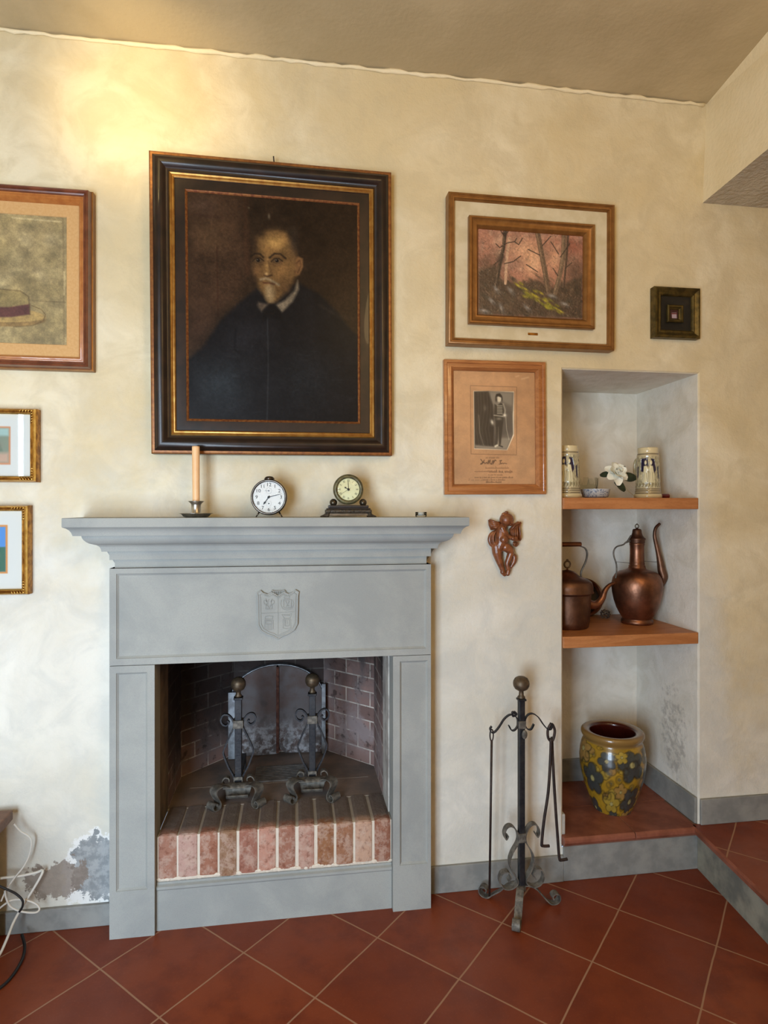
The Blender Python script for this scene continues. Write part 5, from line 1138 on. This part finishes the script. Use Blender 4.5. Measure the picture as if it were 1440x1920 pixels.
# ------------------------------------------------------------------ fire tool stand
TX, TY = .7910, -.125
TS = thing('fire_tool_stand', 'black wrought iron fire tool stand with brass ball beside the niche', 'tool stand', (TX, TY, 0))
b = MB(); b.box(-.0105, .0105, -.0105, .0105, .075, .740); b.box(-.0145, .0145, -.0145, .0145, .739, .746); bev(b.build('pole', M['iron'], TS), .002)
b = MB(); b.lathe([(0, .746), (.012, .746), (.014, .751), (.009, .757), (.008, .772), (.012, .778)], 24, cap=False); b.lathe([(0, .774), (.013, .7745), (.022, .780), (.0275, .790), (.0288, .799), (.0275, .808), (.022, .818), (.013, .8235), (0, .825)], 32, cap=False); b.build('ball_finial', M['brass'], TS, True)
for z0, z1, q in ((.640, .668, .0135), (.235, .268, .0145), (.060, .082, .013)): bev(MB().box(-q, q, -q, q, z0, z1).build('collar', M['iron_dusty'], TS), .003)
for s in (-1, 1):
    arm = [(s * .040, 0, .640), (s * .046, 0, .652), (s * .036, 0, .634), (s * .022, 0, .636), (s * .012, 0, .656), (s * .020, 0, .682), (s * .040, 0, .690), (s * .062, 0, .676), (s * .080, 0, .650), (s * .096, 0, .632), (s * .108, 0, .630), (s * .114, 0, .642), (s * .108, 0, .652)]
    MB().ribbon(curve(arm, 5), (0, 1, 0), .011, .0036).build('hook_arm', M['iron'], TS)
    ly = [(s * .050, 0, .262), (s * .058, 0, .250), (s * .064, 0, .268), (s * .056, 0, .290), (s * .040, 0, .296), (s * .024, 0, .284), (s * .013, 0, .258), (s * .016, 0, .232), (s * .036, 0, .198), (s * .044, 0, .166), (s * .034, 0, .132), (s * .018, 0, .108), (s * .016, 0, .090), (s * .036, 0, .074), (s * .064, 0, .076), (s * .080, 0, .100), (s * .074, 0, .128), (s * .052, 0, .134), (s * .040, 0, .116), (s * .050, 0, .100)]
    MB().ribbon(curve(ly, 5), (0, 1, 0), .024, .004).build('lyre_scroll', M['iron_dusty'], TS)
for dx, dy in ((-.062, -.116), (-.112, .080), (.128, .004)):
    L = math.hypot(dx, dy); ux, uy = dx / L, dy / L
    q = [(.008, .080), (.030, .077), (.052, .064), (.072, .042), (L - .036, .018), (L - .020, .004), (L - .002, .002), (L + .012, .012), (L + .012, .030), (L - .002, .038), (L - .014, .030), (L - .010, .018)]
    MB().ribbon(curve([(u * ux, u * uy, z) for u, z in q], 5), (-uy, ux, 0), .026, .004).build('leg', M['iron_dusty'], TS)
b = MB(); b.tube(curve([(-.024, 0, .694), (-.034, -.004, .700), (-.030, 0, .684), (-.018, 0, .690), (-.026, 0, .700)], 5), .004, 8); b.build('wing_screw', M['iron'], TS, True); MB().sphere((.006, -.016, .622), .010, 1, .6, 1.6).build('rivet', M['iron_dusty'], TS, True)
TS.scale = (1, 1, .982)
# poker on the left hook, tongs on the right hook
b = MB(); b.tube([(.006 * math.cos(a) * 1.0, 0, -.022 + .020 * math.sin(a)) for a in np.linspace(PI / 2, PI / 2 + 2 * PI, 25)], .0025, 8); b.tube([(0, 0, -.042), (-.003, .002, -.30), (-.006, .006, -.585)], [.0042, .0042, .0040], 10)
o = b.build('poker', M['rust'], None, True, (TX - .108, TY, .631)); tag(o, 'thin iron poker hanging from the left hook of the tool stand', 'poker')
b = MB(); b.tube(curve([(.004, 0, .004), (.012, 0, -.018), (.008, 0, -.045), (0, 0, -.058), (-.012, 0, -.045), (-.014, 0, -.018), (-.004, 0, .004), (.004, 0, .004)], 5), .0048, 10); bow = b.build('tongs', M['rust'], None, True, (TX + .112, TY, .631)); bow.scale = (1, 1, .965); tag(bow, 'brown iron fire tongs hanging open from the right hook of the tool stand', 'tongs')
MB().tube(curve([(-.004, -.004, -.045), (-.006, -.004, -.12), (-.014, -.004, -.24), (-.030, -.004, -.345), (-.038, -.004, -.425), (-.034, -.004, -.436), (-.010, -.004, -.438)], 5), .0052, 10).build('arm', M['rust'], bow, True)
MB().tube(curve([(.004, .006, -.045), (.008, .006, -.14), (.016, .006, -.28), (.026, .006, -.42), (.032, .006, -.492), (.040, .006, -.500), (.062, .006, -.498)], 5), .0052, 10).build('arm', M['rust'], bow, True)

# ------------------------------------------------------------------ left edge: table end and cables
TB = thing('side_table', 'corner of a low brown wooden table at the left edge of the picture', 'table', (-1.12, -.26, 0))
b = MB(); b.box(-.30, .222, -.72, .218, .392, .424); bev(b.build('table_top', M['brownwood'], TB), .004)  # unseen front end drawn out to throw a bigger wall shadow
b = MB(); b.box(-.27, .190, -.70, .200, .0, .391); bev(b.build('cabinet_side', M['darkwood'], TB), .003)
def cable(name, pts, r, m, label):
    o = MB().tube(curve(pts, 8), r, 10).build(name, M[m], None, True); return tag(o, label, 'cable')
def at(px, py, y):
    c, s = math.cos(YAW), math.sin(YAW); u = (px - 720) / FPX; t_ = (y - CAMY) / (-u * s + c); return ((u * c + s) * t_, y, CAMZ - (py - 953) / FPX * t_)
cable('power_cable', [at(26, 1545, -.06), at(38, 1558, -.05), at(57, 1572, -.04), at(57, 1595, -.04), at(46, 1622, -.05), at(28, 1645, -.06), at(12, 1668, -.07), at(2, 1690, -.08)], .0026, 'cable_w', 'thin white cable drooping from behind the table corner')
cable('power_cable', [at(-6, 1648, -.05), at(8, 1646, -.05), at(40, 1642, -.04), at(68, 1636, -.03), at(79, 1632, -.03), at(78, 1640, -.04), at(62, 1668, -.05), at(44, 1696, -.06), at(26, 1728, -.09), at(14, 1758, -.13), at(2, 1785, -.17), at(-8, 1800, -.20)], .0040, 'cable_w', 'thicker white cable bent sharply down towards the floor')
cable('power_cable', [at(-4, 1706, -.08), at(8, 1696, -.08), at(22, 1688, -.07), at(44, 1687, -.06), at(66, 1694, -.06), at(74, 1704, -.06), at(66, 1711, -.07), at(40, 1709, -.08), at(20, 1700, -.08), at(12, 1685, -.08), at(9, 1670, -.08)], .0030, 'cable_w', 'white cable forming a loop above the skirting')
cable('power_cable', [at(-4, 1660, -.09), at(12, 1667, -.09), at(30, 1676, -.085), at(42, 1688, -.085), at(42, 1700, -.085), at(36, 1710, -.085)], .0034, 'cable_b', 'short black cable crossing the white ones')
cable('power_cable', [(-.865, -.06, .028), (-.84, -.10, .012), (-.828, -.16, .006), (-.836, -.24, .006), (-.88, -.30, .006)], .0045, 'cable_b', 'black cable curling on the floor tiles by the table')
